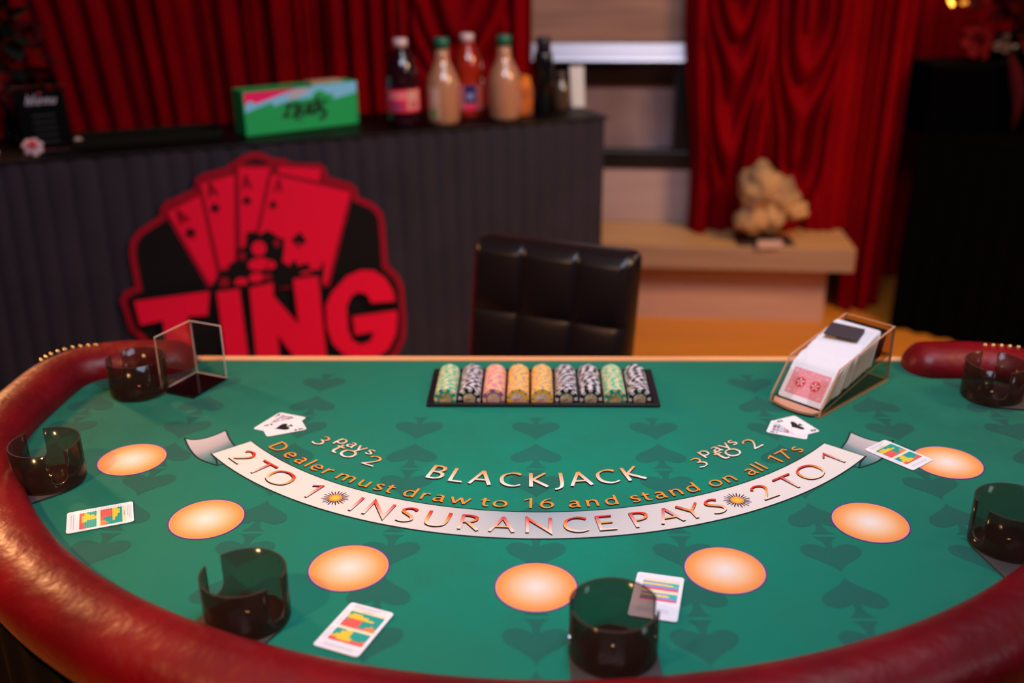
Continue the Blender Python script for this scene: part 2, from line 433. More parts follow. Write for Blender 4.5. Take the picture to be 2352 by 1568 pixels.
# ------------------------------------------------------------------ lettering (own stroke alphabet)
def C_(*p): return ('s', p)
def L_(*p): return ('l', p)
def O_(*p): return ('c', p)
GL = {
 '2': (.62, [C_((.06, .80), (.13, .93), (.29, .985), (.46, .92), (.53, .76), (.47, .57), (.31, .33), (.07, .05)), L_((.03, .05), (.62, .05))]),
 'T': (.76, [L_((0, .955), (.76, .955)), L_((.38, .955), (.38, 0))]),
 'O': (.94, [O_((.47, .97), (.80, .84), (.90, .5), (.80, .16), (.47, .03), (.14, .16), (.04, .5), (.14, .84))]),
 '1': (.34, [L_((.0, .80), (.27, .985), (.27, 0))]),
 'I': (.14, [L_((.07, 1), (.07, 0))]),
 'N': (.78, [L_((.06, 0), (.06, .98), (.72, .02), (.72, 1))]),
 'S': (.54, [C_((.48, .87), (.38, .955), (.23, .955), (.09, .83), (.12, .66), (.28, .53), (.44, .39), (.48, .21), (.37, .06), (.20, .03), (.05, .10))]),
 'U': (.72, [C_((.06, 1), (.06, .7), (.065, .38), (.14, .12), (.36, .03), (.57, .12), (.65, .38), (.66, .7), (.66, 1))]),
 'R': (.62, [L_((.06, 1), (.06, 0)), C_((.06, .96), (.27, .96), (.44, .88), (.47, .72), (.39, .58), (.22, .51), (.07, .505)), L_((.24, .50), (.60, 0))]),
 'A': (.72, [L_((.02, 0), (.355, 1)), L_((.345, 1), (.70, 0)), L_((.14, .34), (.58, .34))]),
 'C': (.72, [C_((.68, .86), (.52, .96), (.32, .95), (.11, .78), (.05, .5), (.12, .21), (.33, .04), (.53, .03), (.70, .13))]),
 'E': (.52, [L_((.06, 1), (.06, 0)), L_((.06, .955), (.49, .955)), L_((.06, .52), (.46, .52)), L_((.06, .045), (.52, .045))]),
 'P': (.54, [L_((.06, 1), (.06, 0)), C_((.06, .96), (.29, .96), (.45, .87), (.48, .70), (.40, .54), (.24, .47), (.07, .46))]),
 'Y': (.66, [L_((.0, 1), (.33, .5)), L_((.66, 1), (.33, .5)), L_((.33, .54), (.33, 0))]),
 'B': (.56, [L_((.06, 1), (.06, 0)), C_((.06, .96), (.27, .96), (.42, .88), (.42, .68), (.26, .54), (.08, .53)), C_((.10, .53), (.30, .52), (.48, .42), (.49, .20), (.32, .05), (.06, .045))]),
 'L': (.48, [L_((.06, 1), (.06, 0)), L_((.06, .045), (.48, .045))]),
 'K': (.64, [L_((.06, 1), (.06, 0)), L_((.54, 1), (.10, .50)), L_((.12, .54), (.62, 0))]),
 'J': (.30, [C_((.22, 1), (.22, .6), (.22, .2), (.17, -.05), (.05, -.17), (-.04, -.19))]),
 '3': (.54, [C_((.07, .90), (.22, .97), (.38, .92), (.43, .76), (.34, .60), (.19, .54)), C_((.19, .54), (.38, .49), (.49, .32), (.43, .13), (.25, .03), (.04, .07))]),
 '6': (.58, [C_((.47, .97), (.27, .86), (.11, .62), (.06, .36)), O_((.29, .60), (.45, .52), (.52, .32), (.45, .11), (.29, .03), (.13, .11), (.06, .32), (.13, .52))]),
 '7': (.54, [L_((.02, .95), (.50, .95), (.18, 0))]),
 "'": (.20, [L_((.02, 1.02), (.16, .74))]),
 'a': (.48, [C_((.08, .58), (.20, .655), (.34, .60), (.38, .46), (.38, .22), (.41, .05), (.48, .03)), C_((.38, .38), (.20, .36), (.07, .26), (.08, .09), (.20, .03), (.33, .10), (.38, .22))]),
 'p': (.52, [L_((.06, .66), (.06, -.28)), C_((.06, .44), (.16, .60), (.30, .64), (.43, .54), (.47, .34), (.42, .12), (.28, .03), (.14, .06), (.06, .14))]),
 'y': (.52, [L_((.02, .66), (.26, .03)), L_((.50, .66), (.18, -.26))]),
 's': (.38, [C_((.34, .59), (.25, .645), (.13, .63), (.06, .52), (.11, .41), (.24, .31), (.33, .21), (.30, .08), (.18, .03), (.04, .08))]),
 't': (.36, [C_((.14, .86), (.14, .5), (.14, .2), (.20, .05), (.34, .05)), L_((.0, .62), (.34, .62))]),
 'o': (.56, [O_((.28, .64), (.46, .55), (.52, .335), (.46, .12), (.28, .03), (.10, .12), (.04, .335), (.10, .55))]),
 'D': (.74, [L_((.06, 1), (.06, 0)), C_((.06, .955), (.30, .955), (.56, .84), (.68, .5), (.56, .16), (.30, .045), (.06, .045))]),
 'e': (.50, [C_((.05, .36), (.46, .37), (.42, .56), (.28, .645), (.12, .56), (.05, .36), (.09, .14), (.24, .03), (.46, .10))]),
 'l': (.12, [L_((.06, 1.0), (.06, 0))]),
 'r': (.34, [L_((.06, .66), (.06, 0)), C_((.06, .42), (.14, .58), (.24, .64), (.34, .62))]),
 'm': (.86, [L_((.06, .66), (.06, 0)), C_((.06, .42), (.16, .60), (.30, .635), (.41, .54), (.43, .30), (.43, 0)), C_((.43, .42), (.53, .60), (.67, .635), (.78, .54), (.80, .30), (.80, 0))]),
 'n': (.50, [L_((.06, .66), (.06, 0)), C_((.06, .42), (.16, .59), (.30, .635), (.41, .54), (.44, .30), (.44, 0))]),
 'u': (.50, [C_((.06, .66), (.06, .34), (.09, .12), (.21, .03), (.34, .09), (.44, .24)), L_((.44, .66), (.44, 0))]),
 'd': (.52, [L_((.46, 1.0), (.46, 0)), C_((.46, .52), (.36, .63), (.22, .63), (.09, .53), (.05, .33), (.10, .12), (.22, .03), (.36, .08), (.46, .22))]),
 'w': (.78, [L_((.0, .66), (.20, .03)), L_((.20, .03), (.39, .64)), L_((.39, .64), (.58, .03)), L_((.58, .03), (.78, .66))]),
 'M': (.9, [L_((.06, 0), (.10, 1), (.45, .1), (.8, 1), (.84, 0))]),
 'z': (.45, [L_((.03, .63), (.42, .63), (.04, .04), (.45, .04))]),
 'i': (.12, [L_((.06, .66), (.06, 0)), L_((.06, .95), (.06, .84))]),
}
PEN = math.radians(22)
def pen_w(d, wt):
    a = math.atan2(d.y, d.x)
    return wt * (0.48 + 0.52 * abs(math.sin(a - PEN))) / 2
def stroke_ribbon(kind, pts, sx, sy, wt):
    P = [Vector((x * sx, y * sy)) for x, y in pts]
    closed = kind == 'c'
    if kind in 'sc': P = catmull(P, 6, closed)
    Lf, Rt = [], []
    N = len(P)
    if kind == 'l' and N > 2:
        segs = []
        for i in range(N - 1):
            d = (P[i + 1] - P[i]).normalized(); nn = Vector((-d.y, d.x)); segs.append((d, nn, pen_w(d, wt)))
        def isect(p, d1, q, d2):
            den = d1.x * d2.y - d1.y * d2.x
            if abs(den) < 1e-6: return p
            t = ((q - p).x * d2.y - (q - p).y * d2.x) / den; return p + d1 * t
        for i in range(N):
            if i == 0: d, nn, h = segs[0]; Lf.append(P[0] + nn * h); Rt.append(P[0] - nn * h)
            elif i == N - 1: d, nn, h = segs[-1]; Lf.append(P[-1] + nn * h); Rt.append(P[-1] - nn * h)
            else:
                d1, n1, h1 = segs[i - 1]; d2, n2, h2 = segs[i]
                for out, sg in ((Lf, 1), (Rt, -1)):
                    q = isect(P[i] + sg * n1 * h1, d1, P[i] + sg * n2 * h2, d2)
                    lim = wt * 1.3
                    if (q - P[i]).length > lim: q = P[i] + (q - P[i]).normalized() * lim
                    out.append(q)
    else:
        for i in range(N):
            if closed: d = (P[(i + 1) % N] - P[i - 1]).normalized()
            else: d = (P[min(i + 1, N - 1)] - P[max(i - 1, 0)]).normalized()
            nn = Vector((-d.y, d.x)); h = pen_w(d, wt)
            Lf.append(P[i] + nn * h); Rt.append(P[i] - nn * h)
    return Lf, Rt, closed
def mix3(a, b_, t): return tuple(a[i] + (b_[i] - a[i]) * t for i in range(3))
def ramp(stops, t):
    for (t0, c0), (t1, c1) in zip(stops, stops[1:]):
        if t <= t1: return mix3(c0, c1, max(0, min(1, (t - t0) / (t1 - t0))))
    return stops[-1][1]
GOLD = [(0, lin((226, 140, 52))), (1, lin((232, 150, 64)))]
CREAM = [(0, lin((245, 236, 228))), (.35, lin((240, 208, 180))), (1, lin((236, 150, 66)))]
FIRE = [(0, lin((240, 222, 208))), (.28, lin((244, 190, 140))), (.6, lin((246, 140, 58))), (.8, lin((230, 72, 40))), (1, lin((206, 40, 44)))]
DARK = lin((34, 14, 14))
def glyph(mb, ch, pos, ang, cap, xs, wt, stops, z, shadow=0.0022, center='cap', mt=None):
    """pos = centre of the letter body in table coordinates, ang = rotation"""
    mt = mt or M_ink
    wd, strokes = GL[ch]
    sx, sy = cap * xs, cap
    cy = {'cap': 0.5, 'x': 0.33, 'base': 0.0}[center]
    ca, sa = math.cos(ang), math.sin(ang)
    def put(q, dx, dy, zz, c):
        x = q.x - wd * sx / 2; y = q.y - cy * sy
        return mb.vert((pos[0] + ca * x - sa * y + dx, pos[1] + sa * x + ca * y + dy, zz), c)
    for layer in ((0, 1) if shadow else (1,)):
        for si, (kind, pts) in enumerate(strokes):
            Lf, Rt, cl = stroke_ribbon(kind, pts, sx, sy, cap * wt)
            dz = si * 0.00003
            if layer == 0: A = [(put(a, -0.0004, -shadow, z + dz, DARK), put(c_, -0.0004, -shadow, z + dz, DARK)) for a, c_ in zip(Lf, Rt)]
            else: A = [(put(a, 0, 0, z + 0.0003 + dz, ramp(stops, a.y / sy)), put(c_, 0, 0, z + 0.0003 + dz, ramp(stops, c_.y / sy))) for a, c_ in zip(Lf, Rt)]
            if cl: A.append(A[0])
            for (l0, r0), (l1, r1) in zip(A, A[1:]): mb.face((r0, r1, l1, l0), mt)
VC = 1.8552
def pol(th, r):
    a = math.radians(th); return (r * math.sin(a), VC - r * math.cos(a))

# betting circles
M_orange = bpy.data.materials.new('betting_circle_print'); M_orange.use_nodes = True
for cu, cv in ((-.6389, 1.3973), (-.4667, 1.2228), (-.2443, 1.1059), (0, 1.0668), (.2443, 1.1059), (.4667, 1.2228), (.6389, 1.3973)):
    b = MB(); R = 0.0534; sg = 72
    stops = [(0, lin((234, 222, 214))), (.12, lin((236, 218, 204))), (.45, lin((240, 194, 154))), (.75, lin((240, 162, 98))), (.925, lin((240, 144, 66)))]
    rr = [0.0] + [R * k / 14 * 0.945 for k in range(1, 15)]
    def cc(r): return ramp(stops, r / R)
    rings = [[b.vert((cu + r * math.cos(2 * PI * k / sg), cv + r * math.sin(2 * PI * k / sg), TZ + 0.0005), cc(r)) for k in range(sg)] for r in rr[1:]]
    c0 = b.vert((cu, cv, TZ + 0.0005), cc(0))
    for k in range(sg): b.face((c0, rings[0][k], rings[0][(k + 1) % sg]), M_ink)
    for j in range(len(rings) - 1):
        for k in range(sg): b.face((rings[j][k], rings[j + 1][k], rings[j + 1][(k + 1) % sg], rings[j][(k + 1) % sg]), M_ink)
    for r0, r1, c in ((.945, .968, (178, 152, 196)), (.968, 1.0, (112, 34, 96))):
        q = [[b.vert((cu + R * r * math.cos(2 * PI * k / sg), cv + R * r * math.sin(2 * PI * k / sg), TZ + 0.0005), lin(c)) for k in range(sg)] for r in (r0, r1)]
        for k in range(sg): b.face((q[0][k], q[1][k], q[1][(k + 1) % sg], q[0][(k + 1) % sg]), M_ink)
    b.build('betting_circle', felt)

# banner
b = MB()
R1, R2 = 0.6104, 0.6797
th0, th1 = -49.7, 49.6
M_line = mat('black_outline_print', (18, 30, 30), 0.9)
NB = 120
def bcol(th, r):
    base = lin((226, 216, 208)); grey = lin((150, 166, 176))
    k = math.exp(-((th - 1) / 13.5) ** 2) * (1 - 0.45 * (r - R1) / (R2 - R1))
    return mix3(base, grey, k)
ids = []
for i in range(NB + 1):
    th = th0 + (th1 - th0) * i / NB
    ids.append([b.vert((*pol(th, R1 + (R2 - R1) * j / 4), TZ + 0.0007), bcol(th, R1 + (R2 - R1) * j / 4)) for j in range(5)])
for i in range(NB):
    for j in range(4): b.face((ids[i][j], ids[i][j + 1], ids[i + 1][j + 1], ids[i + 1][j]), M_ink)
def strip(pts, w_, z, c, mb):
    pts = [Vector(p) for p in pts]; A = []
    for i, p in enumerate(pts):
        d = (pts[min(i + 1, len(pts) - 1)] - pts[max(i - 1, 0)]).normalized(); nn = Vector((-d.y, d.x)) * w_ / 2
        A.append((mb.vert((*(p + nn), z), c), mb.vert((*(p - nn), z), c)))
    for (l0, r0), (l1, r1) in zip(A, A[1:]): mb.face((r0, r1, l1, l0), M_ink)
ln = lin((22, 36, 36))
strip([pol(th0 + (th1 - th0) * i / NB, R1) for i in range(NB + 1)], 0.0020, TZ + 0.0008, ln, b)
strip([pol(th0 + (th1 - th0) * i / NB, R2) for i in range(NB + 1)], 0.0022, TZ + 0.0008, ln, b)
strip([pol(th0, R1), pol(th0, R2)], 0.0012, TZ + 0.0008, ln, b); strip([pol(th1, R1), pol(th1, R2)], 0.0012, TZ + 0.0008, ln, b)
for sg in (-1, 1):   # curled ends
    Aed = catmull([(.5794, 1.4707), (.5575, 1.431), (.5323, 1.3994), (.4972, 1.378)], 6)
    Bed = catmull([(.519, 1.4994), (.5041, 1.4683), (.489, 1.4439), (.468, 1.405)], 6)
    n_ = len(Aed) - 1
    def fp(s_, t):
        i = min(int(t * n_), n_ - 1); f = t * n_ - i
        p = Aed[i].lerp(Aed[i + 1], f); q = Bed[i].lerp(Bed[i + 1], f)
        r = p.lerp(q, s_); bul = -0.017 * 4 * s_ * (1 - s_) * (1 - t)
        return Vector((sg * r.x, r.y + bul))
    def fc(s_, t):
        return ramp([(0, lin((202, 192, 190))), (.45, lin((176, 166, 168))), (.62, lin((120, 140, 142))), (.85, lin((44, 112, 104))), (1, lin((40, 100, 92)))], min(1, t + 0.12 * s_))
    g = [[b.vert((*fp(i / 10, j / 12), TZ + 0.0004), fc(i / 10, j / 12)) for j in range(13)] for i in range(11)]
    for i in range(10):
        for j in range(12):
            q = (g[i][j], g[i][j + 1], g[i + 1][j + 1], g[i + 1][j]); b.face(q if sg < 0 else q[::-1], M_ink)
    edge = [fp(0, j / 12) for j in range(13)]; strip(edge, 0.0028, TZ + 0.0005, ln, b)
    strip([fp(1, j / 12) for j in range(10)], 0.0026, TZ + 0.0005, ln, b); strip([fp(i / 10, 0) for i in range(11)], 0.0028, TZ + 0.0005, ln, b)
    tri = [(sg * .5194, 1.4168), (sg * .4972, 1.378), (sg * .4885, 1.386)]
    t_ = [b.vert((x, y, TZ + 0.00055), lin((44, 108, 98))) for x, y in tri]; b.face(t_ if sg > 0 else t_[::-1], M_ink)
    strip([tri[0], (sg * .5045, 1.396), tri[1]], 0.0026, TZ + 0.0006, ln, b); strip([tri[1], tri[2]], 0.0014, TZ + 0.0006, ln, b)
o = b.build('banner_print', felt); o['label'] = 'curved white banner printed on the felt'
# sun bursts
for th in (-27.1, 26.9):
    b = MB(); cx, cy = pol(th, 0.6458)
    NR = 22
    for k in range(NR):
        a = 2 * PI * k / NR; ro = 0.0205 if k % 2 else 0.0185
        P = [(cx + 0.0098 * math.cos(a - 0.10), cy + 0.0098 * math.sin(a - 0.10)), (cx + ro * math.cos(a + 0.01), cy + ro * math.sin(a + 0.01)), (cx + ro * math.cos(a + 0.075), cy + ro * math.sin(a + 0.075)), (cx + 0.0098 * math.cos(a + 0.12), cy + 0.0098 * math.sin(a + 0.12))]
        b.face([b.vert((x, y, TZ + 0.001 + k * 1e-6), lin((62, 24, 50))) for x, y in P], M_ink)
    c0 = b.vert((cx, cy, TZ + 0.0013), lin((250, 206, 84)))
    ring = [b.vert((cx + .0102 * math.cos(2 * PI * k / 24), cy + .0102 * math.sin(2 * PI * k / 24), TZ + 0.0013), lin((226, 140, 52))) for k in range(24)]
    for k in range(24): b.face((c0, ring[k], ring[(k + 1) % 24]), M_ink)
    b.build('sunburst_print', felt)

b = MB()
BT = [('2', -46.0), ('T', -41.25), ('O', -37.05), ('1', -31.1), ('I', -23.8), ('N', -20.45), ('S', -16.5), ('U', -12.45), ('R', -8.25), ('A', -4.15), ('N', .35), ('C', 4.95), ('E', 8.7), ('P', 13.2), ('A', 16.9), ('Y', 20.1), ('S', 23.5), ('2', 31.3), ('T', 36.1), ('O', 40.5), ('1', 46.0)]
for nm, seg, lb in (('two_to_one_lettering', BT[:4], 'red and orange lettering 2 TO 1, left end of the banner'), ('insurance_lettering', BT[4:17], 'red and orange lettering INSURANCE PAYS'), ('two_to_one_lettering', BT[17:], 'red and orange lettering 2 TO 1, right end of the banner')):
    b = MB()
    for ch, th in seg: glyph(b, ch, pol(th, 0.6455), math.radians(th), 0.0375, 1.3, 0.140, FIRE, TZ + 0.0010, 0.0030)
    o = b.build(nm, felt); o['label'] = lb
b = MB()
for ch, th in [('B', -16.9), ('L', -13.2), ('A', -9.15), ('C', -4.2), ('K', .45), ('J', 3.9), ('A', 7.4), ('C', 12.05), ('K', 16.6)]:
    glyph(b, ch, pol(th, 0.5186), math.radians(th), 0.0404, 1.12, 0.145, CREAM, TZ + 0.0006, 0.0032)
o = b.build('blackjack_lettering', felt); o['label'] = 'cream and orange lettering BLACKJACK'
b = MB()
DT = [('D', -45.0), ('e', -41.5), ('a', -38.8), ('l', -36.95), ('e', -35.2), ('r', -32.9), ('m', -29.3), ('u', -25.9), ('s', -23.4), ('t', -21.6), ('d', -18.4), ('r', -16.0), ('a', -13.9), ('w', -10.8), ('t', -7.2), ('o', -5.05), ('1', -1.1), ('6', 1.55), ('a', 5.4), ('n', 7.95), ('d', 10.7), ('s', 14.2), ('t', 15.95), ('a', 18.0), ('n', 20.5), ('d', 23.2), ('o', 27.1), ('n', 29.7), ('a', 33.8), ('l', 35.45), ('l', 36.5), ('1', 39.6), ('7', 41.8), ("'", 43.35), ('s', 44.9)]
for a_, e_, wd_ in ((0, 6, 'Dealer'), (6, 10, 'must'), (10, 14, 'draw'), (14, 16, 'to'), (16, 18, '16'), (18, 21, 'and'), (21, 26, 'stand'), (26, 28, 'on'), (28, 31, 'all'), (31, 35, "17's")):
    b = MB()
    for ch, th in DT[a_:e_]: glyph(b, ch, pol(th, 0.5995), math.radians(th), 0.0262, 1.38, 0.155, GOLD, TZ + 0.0006, 0.0022, 'base')
    o = b.build('dealer_rule_word', felt); o['label'] = 'printed orange word ' + wd_
for sg_, items in ((-1, [('3', -.3505, 1.4625, .029), ('p', -.3165, 1.4600, .0225), ('a', -.2985, 1.4475, .0225), ('y', -.2815, 1.4355, .0225), ('s', -.2650, 1.4235, .0225), ('t', -.3200, 1.4330, .032), ('o', -.2990, 1.4180, .034), ('2', -.2570, 1.3945, .030)]),
               (1, [('3', .2545, 1.3930, .029), ('p', .2665, 1.4235, .0225), ('a', .2880, 1.4370, .0225), ('y', .3035, 1.4485, .0225), ('s', .3180, 1.4600, .0225), ('t', .2935, 1.4150, .032), ('o', .3125, 1.4265, .034), ('2', .3485, 1.4560, .030)])):
    b = MB()
    for ch, u, v, cap in items:
        th = math.atan2(u, VC - v)
        glyph(b, ch, (u, v), th, cap, 1.3 if ch in '32' else 1.45, 0.13 if ch in '32o' else 0.15, CREAM, TZ + 0.0006, 0.0022, 'cap' if ch in '32' else 'x')
    o = b.build('pays_lettering', felt); o['label'] = 'cream and orange lettering 3 pays to 2'

# printed ace and queen pairs
def quadmap(TL, TR, BR, BL):
    TL, TR, BR, BL = map(Vector, (TL, TR, BR, BL))
    def f(x, y): return (TL.lerp(TR, x)).lerp(BL.lerp(BR, x), 1 - y)
    return f
def printed_card(mb, f, z, kind):
    w_, h_ = (f(1, .5) - f(0, .5)).length, (f(.5, 1) - f(.5, 0)).length
    def put(pts, c, dz): mb.face([mb.vert((*f(x, y), z + dz), lin(c)) for x, y in pts], M_ink_card)
    rr_ = [(x + .5, y + .5) for x, y in rrect(1, 1, 0.09, 4)]
    put(rr_, (240, 232, 234), 0)
    if kind == 'A':
        put([(.5 + x * .5, .28 + y * .46) for x, y in SPO][::-1], (26, 20, 30), .0002)
        for (cx, cy, fl) in ((.11, .86, 1), (.89, .14, -1)):
            for si, (k_, pts) in enumerate(GL['A'][1]):
                Lf, Rt, cl = stroke_ribbon(k_, pts, .14, .13, .035)
                A = [(mb.vert((*f(cx + fl * (a.x - .05), cy + fl * (a.y - .06)), z + .0002), lin((30, 20, 30))), mb.vert((*f(cx + fl * (c.x - .05), cy + fl * (c.y - .06)), z + .0002), lin((30, 20, 30)))) for a, c in zip(Lf, Rt)]
                for (l0, r0), (l1, r1) in zip(A, A[1:]): mb.face((r0, r1, l1, l0), M_ink_card)
            put([(cx + fl * x * .12, cy - fl * .12 + fl * (y - .5) * .10) for x, y in SPO][::-1], (26, 20, 30), .0002)
    else:
        put([(.2, .1), (.8, .1), (.8, .9), (.2, .9)], (206, 210, 222), .0001)
        rnd = random.Random(3)
        cols = [(190, 40, 44), (28, 30, 60), (40, 30, 40), (90, 150, 190), (236, 226, 220), (210, 90, 60), (60, 60, 90)]
        for i in range(6):
            for j in range(9):
                x0, y0 = .22 + i * .095, .12 + j * .085
                c = rnd.choice(cols); s2 = rnd.uniform(.06, .1)
                put([(x0, y0 + s2 * .3), (x0 + s2 * .6, y0), (x0 + s2, y0 + s2 * .7), (x0 + s2 * .4, y0 + s2)], c, .0002)
        for (cx, cy) in ((.1, .86), (.9, .14)):
            put([(cx - .045, cy - .05), (cx + .045, cy - .05), (cx + .03, cy + .05), (cx - .03, cy + .05)], (50, 40, 60), .0002)
            put([(cx - .04, cy - .13), (cx + .04, cy - .13), (cx, cy - .075)], (40, 30, 50), .0002)
b = MB()
# queen (below) then ace for each side
printed_card(b, quadmap((-.4447, 1.5690), (-.3935, 1.5490), (-.4225, 1.4850), (-.4755, 1.5055)), TZ + 0.0005, 'Q')
printed_card(b, quadmap((-.4655, 1.5169), (-.4437, 1.4751), (-.3831, 1.5027), (-.4056, 1.5489)), TZ + 0.0009, 'A')
o = b.build('playing_card_print', felt); o['label'] = 'printed picture of an ace of spades over a face card, left'
b = MB()
printed_card(b, quadmap((.3801, 1.4987), (.3990, 1.5440), (.4570, 1.5210), (.4406, 1.4717)), TZ + 0.0005, 'Q')
printed_card(b, quadmap((.4008, 1.5408), (.4301, 1.4814), (.4701, 1.5015), (.4421, 1.5611)), TZ + 0.0009, 'A')
o = b.build('playing_card_print', felt); o['label'] = 'printed picture of an ace of spades over a face card, right'

# ------------------------------------------------------------------ cups
T_sm = (0.70, 0.60, 0.55)
M_smoke = acrylic('smoke_acrylic', T_sm, 0.05, 0.12, 0.14)  # brown diffuse share for dust and for the reflection haze on the walls
M_smoke_rim = mat('smoke_acrylic_edge', (66, 54, 48), 0.12, spec=0.9, coat=0.5)
M_plate = mat('dark_slide_plate', (66, 60, 58), 0.4, spec=0.5)
def make_cup():
    root = empty('cup_holder', (0, 0, 0))
    b = MB(); ro, ri, H, zb = 0.051, 0.0485, 0.063, 0.0025
    sw = math.radians(15)
    cols = []
    def slot_h(d): return 0.013 + 0.012 * (1 - math.sqrt(max(0, 1 - (d / sw) ** 2)))
    for c0 in (0.0, PI):   # slots at local +x and -x
        for k in range(-8, 9):
            d = sw * k / 8
            if k == -8: cols.append((c0 + d, H))
            cols.append((c0 + d, slot_h(d)))
            if k == 8: cols.append((c0 + d, H))
        for k in range(1, 24): cols.append((c0 + sw + (PI - 2 * sw) * k / 24, H))
    N = len(cols); V = []
    for a, h in cols:
        tp = 1.0
        V.append([b.vert((ro * math.cos(a), ro * math.sin(a), 0)), b.vert((ro * math.cos(a), ro * math.sin(a), h)), b.vert((ri * math.cos(a), ri * math.sin(a), h)), b.vert((ri * math.cos(a), ri * math.sin(a), zb))])
    for i in range(N):
        p, q = V[i], V[(i + 1) % N]
        if abs(cols[i][0] - cols[(i + 1) % N][0]) > 1e-6:
            b.face((p[0], q[0], q[1], p[1]), M_smoke, True); b.face((p[2], q[2], q[3], p[3]), M_smoke, True)
        b.face((p[1], q[1], q[2], p[2]), M_smoke_rim)
    sg = 48
    for z, fl in ((0.0003, -1), (zb, 1)):
        r = ro - 0.0002 if fl < 0 else ri
        ring = [b.vert((r * math.cos(2 * PI * k / sg), r * math.sin(2 * PI * k / sg), z)) for k in range(sg)]
        b.face(ring if fl > 0 else ring[::-1], M_smoke)
    b.build('cup', root)
    # slide plate under the cup, running outward along local -y
    b = MB(); b.prism([(-0.053, -0.105), (0.053, -0.105), (0.050, 0.0), (0.036, 0.034), (0.0, 0.048), (-0.036, 0.034), (-0.050, 0.0)], -0.0042, -0.0002, M_plate)
    p = b.build('slide_plate', root, bevel=0.0008); p['label'] = 'flat dark plate that slides under the armrest'
    b = MB(); b.lathe([(0.0035, 0.0), (0.0035, 0.0035), (0.002, 0.0045), (0.0001, 0.0047)], M_stud, 12); b.build('screw', root).location = (0, 0, 0.0028)
    return root
cups = [(-.7204, 1.655, 155, 'smoked acrylic cup holder beside the clear discard tray, back left'),
        (-.736, 1.327, -48, 'smoked acrylic cup holder with tall open slots at far left, below the rail bend'),
        (-.3472, .998, -28, 'smoked acrylic cup holder at front left, between orange circles and red rail'),
        (.0875, .941, 2, 'smoked acrylic cup holder at front centre, overlapping a strategy card'),
        (.632, 1.166, 12, 'smoked acrylic cup holder at the right frame edge, halfway down the table'),
        (.806, 1.640, 80, 'smoked acrylic cup holder at back right, beyond the card shoe')]
cup0 = make_cup()
for i, (u, v, deg, lab) in enumerate(cups):
    c = cup0 if i == 0 else copy_tree(cup0)
    c.location = W(u, v, TZ + 0.0045); c.rotation_euler = (0, 0, PHI + math.radians(deg))
    tag(c, lab, 'cup holder', 'smoked cup holders around the table')

# ------------------------------------------------------------------ discard tray
M_clear = acrylic('clear_acrylic', (0.93, 0.90, 0.88), 0.12)
M_clear_edge = mat('acrylic_cut_edge', (206, 176, 164), 0.3, spec=0.8)  # frosted cut edge, its peach glow put into the base colour
M_amber_edge = mat('amber_acrylic_edge_glow', (196, 142, 112), 0.3, spec=0.8)  # same edge glow painted in a deeper amber
dt = empty('discard_tray', W(-.644, 1.738, TZ + .0002), PHI, 'clear acrylic discard tray with two walls and glossy black base', 'discard tray')
# local axes: from back corner B toward L and toward R
Bp = Vector((-.643, 1.736)); Lp = Vector((-.6795, 1.650)); Rp = Vector((-.576, 1.708))
org = Vector((-.644, 1.738))
def dl(p): return (p[0] - org.x, p[1] - org.y)
Fp = Lp + Rp - Bp
b = MB(); b.prism([dl(Bp), dl(Lp), dl(Fp), dl(Rp)], 0.0008, 0.0045, mat('black_gloss_base', (12, 5, 8), 0.12, coat=0.3)); b.build('base', dt, fix=True, bevel=0.0006)
def panel(A, Bq, z0, z1, th, inward, name, par, face_m, edge_m, fn=dl, top_z=None):
    d = (Bq - A).normalized(); nn = Vector((-d.y, d.x))
    if nn.dot(inward) < 0: nn = -nn
    q = MB(); P = [A, Bq, Bq + nn * th, A + nn * th]
    v0 = [q.vert((*fn(p), z0)) for p in P]; v1 = [q.vert((*fn(p), z1)) for p in P]
    q.face((v0[0], v0[1], v1[1], v1[0]), face_m); q.face((v0[2], v0[3], v1[3], v1[2]), face_m)
    q.face((v0[1], v0[2], v1[2], v1[1]), edge_m); q.face((v0[3], v0[0], v1[0], v1[3]), edge_m)
    q.face(v1, edge_m); q.face(v0[::-1], edge_m)
    return q.build(name, par, fix=True)
ctr = (Bp + Fp) / 2
panel(Bp, Lp, 0.0046, 0.108, 0.0035, ctr - Bp, 'wall_panel', dt, M_clear, M_clear_edge)
panel(Bp + (Rp - Bp).normalized() * 0.0036, Rp, 0.0046, 0.108, 0.0035, ctr - Bp, 'wall_panel', dt, M_clear, M_clear_edge)

# ------------------------------------------------------------------ dealing shoe
SF = Vector((0.72, 0.694)).normalized(); SL = Vector((-SF.y, SF.x))
SO = Vector((.4815, 1.549))
sh_ang = math.atan2(SF.y, SF.x)
shoe = empty('dealing_shoe', W(SO.x, SO.y, TZ + .0005), PHI + sh_ang, 'clear amber-edged acrylic dealing shoe full of white-edged cards', 'dealing shoe')
SW = 0.100
b_side = [(0.0, 0.003), (0.232, 0.003), (0.232, 0.106), (0.052, 0.074), (0.003, 0.014)]
M_shoe = acrylic('shoe_acrylic', (0.93, 0.89, 0.85), 0.10)
M_shoe_base = acrylic('shoe_tinted_acrylic', (0.80, 0.72, 0.50), 0.10)
for y0, nm in ((0.0, 'side_wall'), (SW - 0.0035, 'side_wall')):
    q = MB(); a = [q.vert((t, y0, z)) for t, z in b_side]; c = [q.vert((t, y0 + 0.0035, z)) for t, z in b_side]
    q.face(a[::-1], M_shoe); q.face(c, M_shoe)
    for i in range(5): q.face((a[i], a[(i + 1) % 5], c[(i + 1) % 5], c[i]), M_amber_edge)
    q.build(nm, shoe, fix=True)
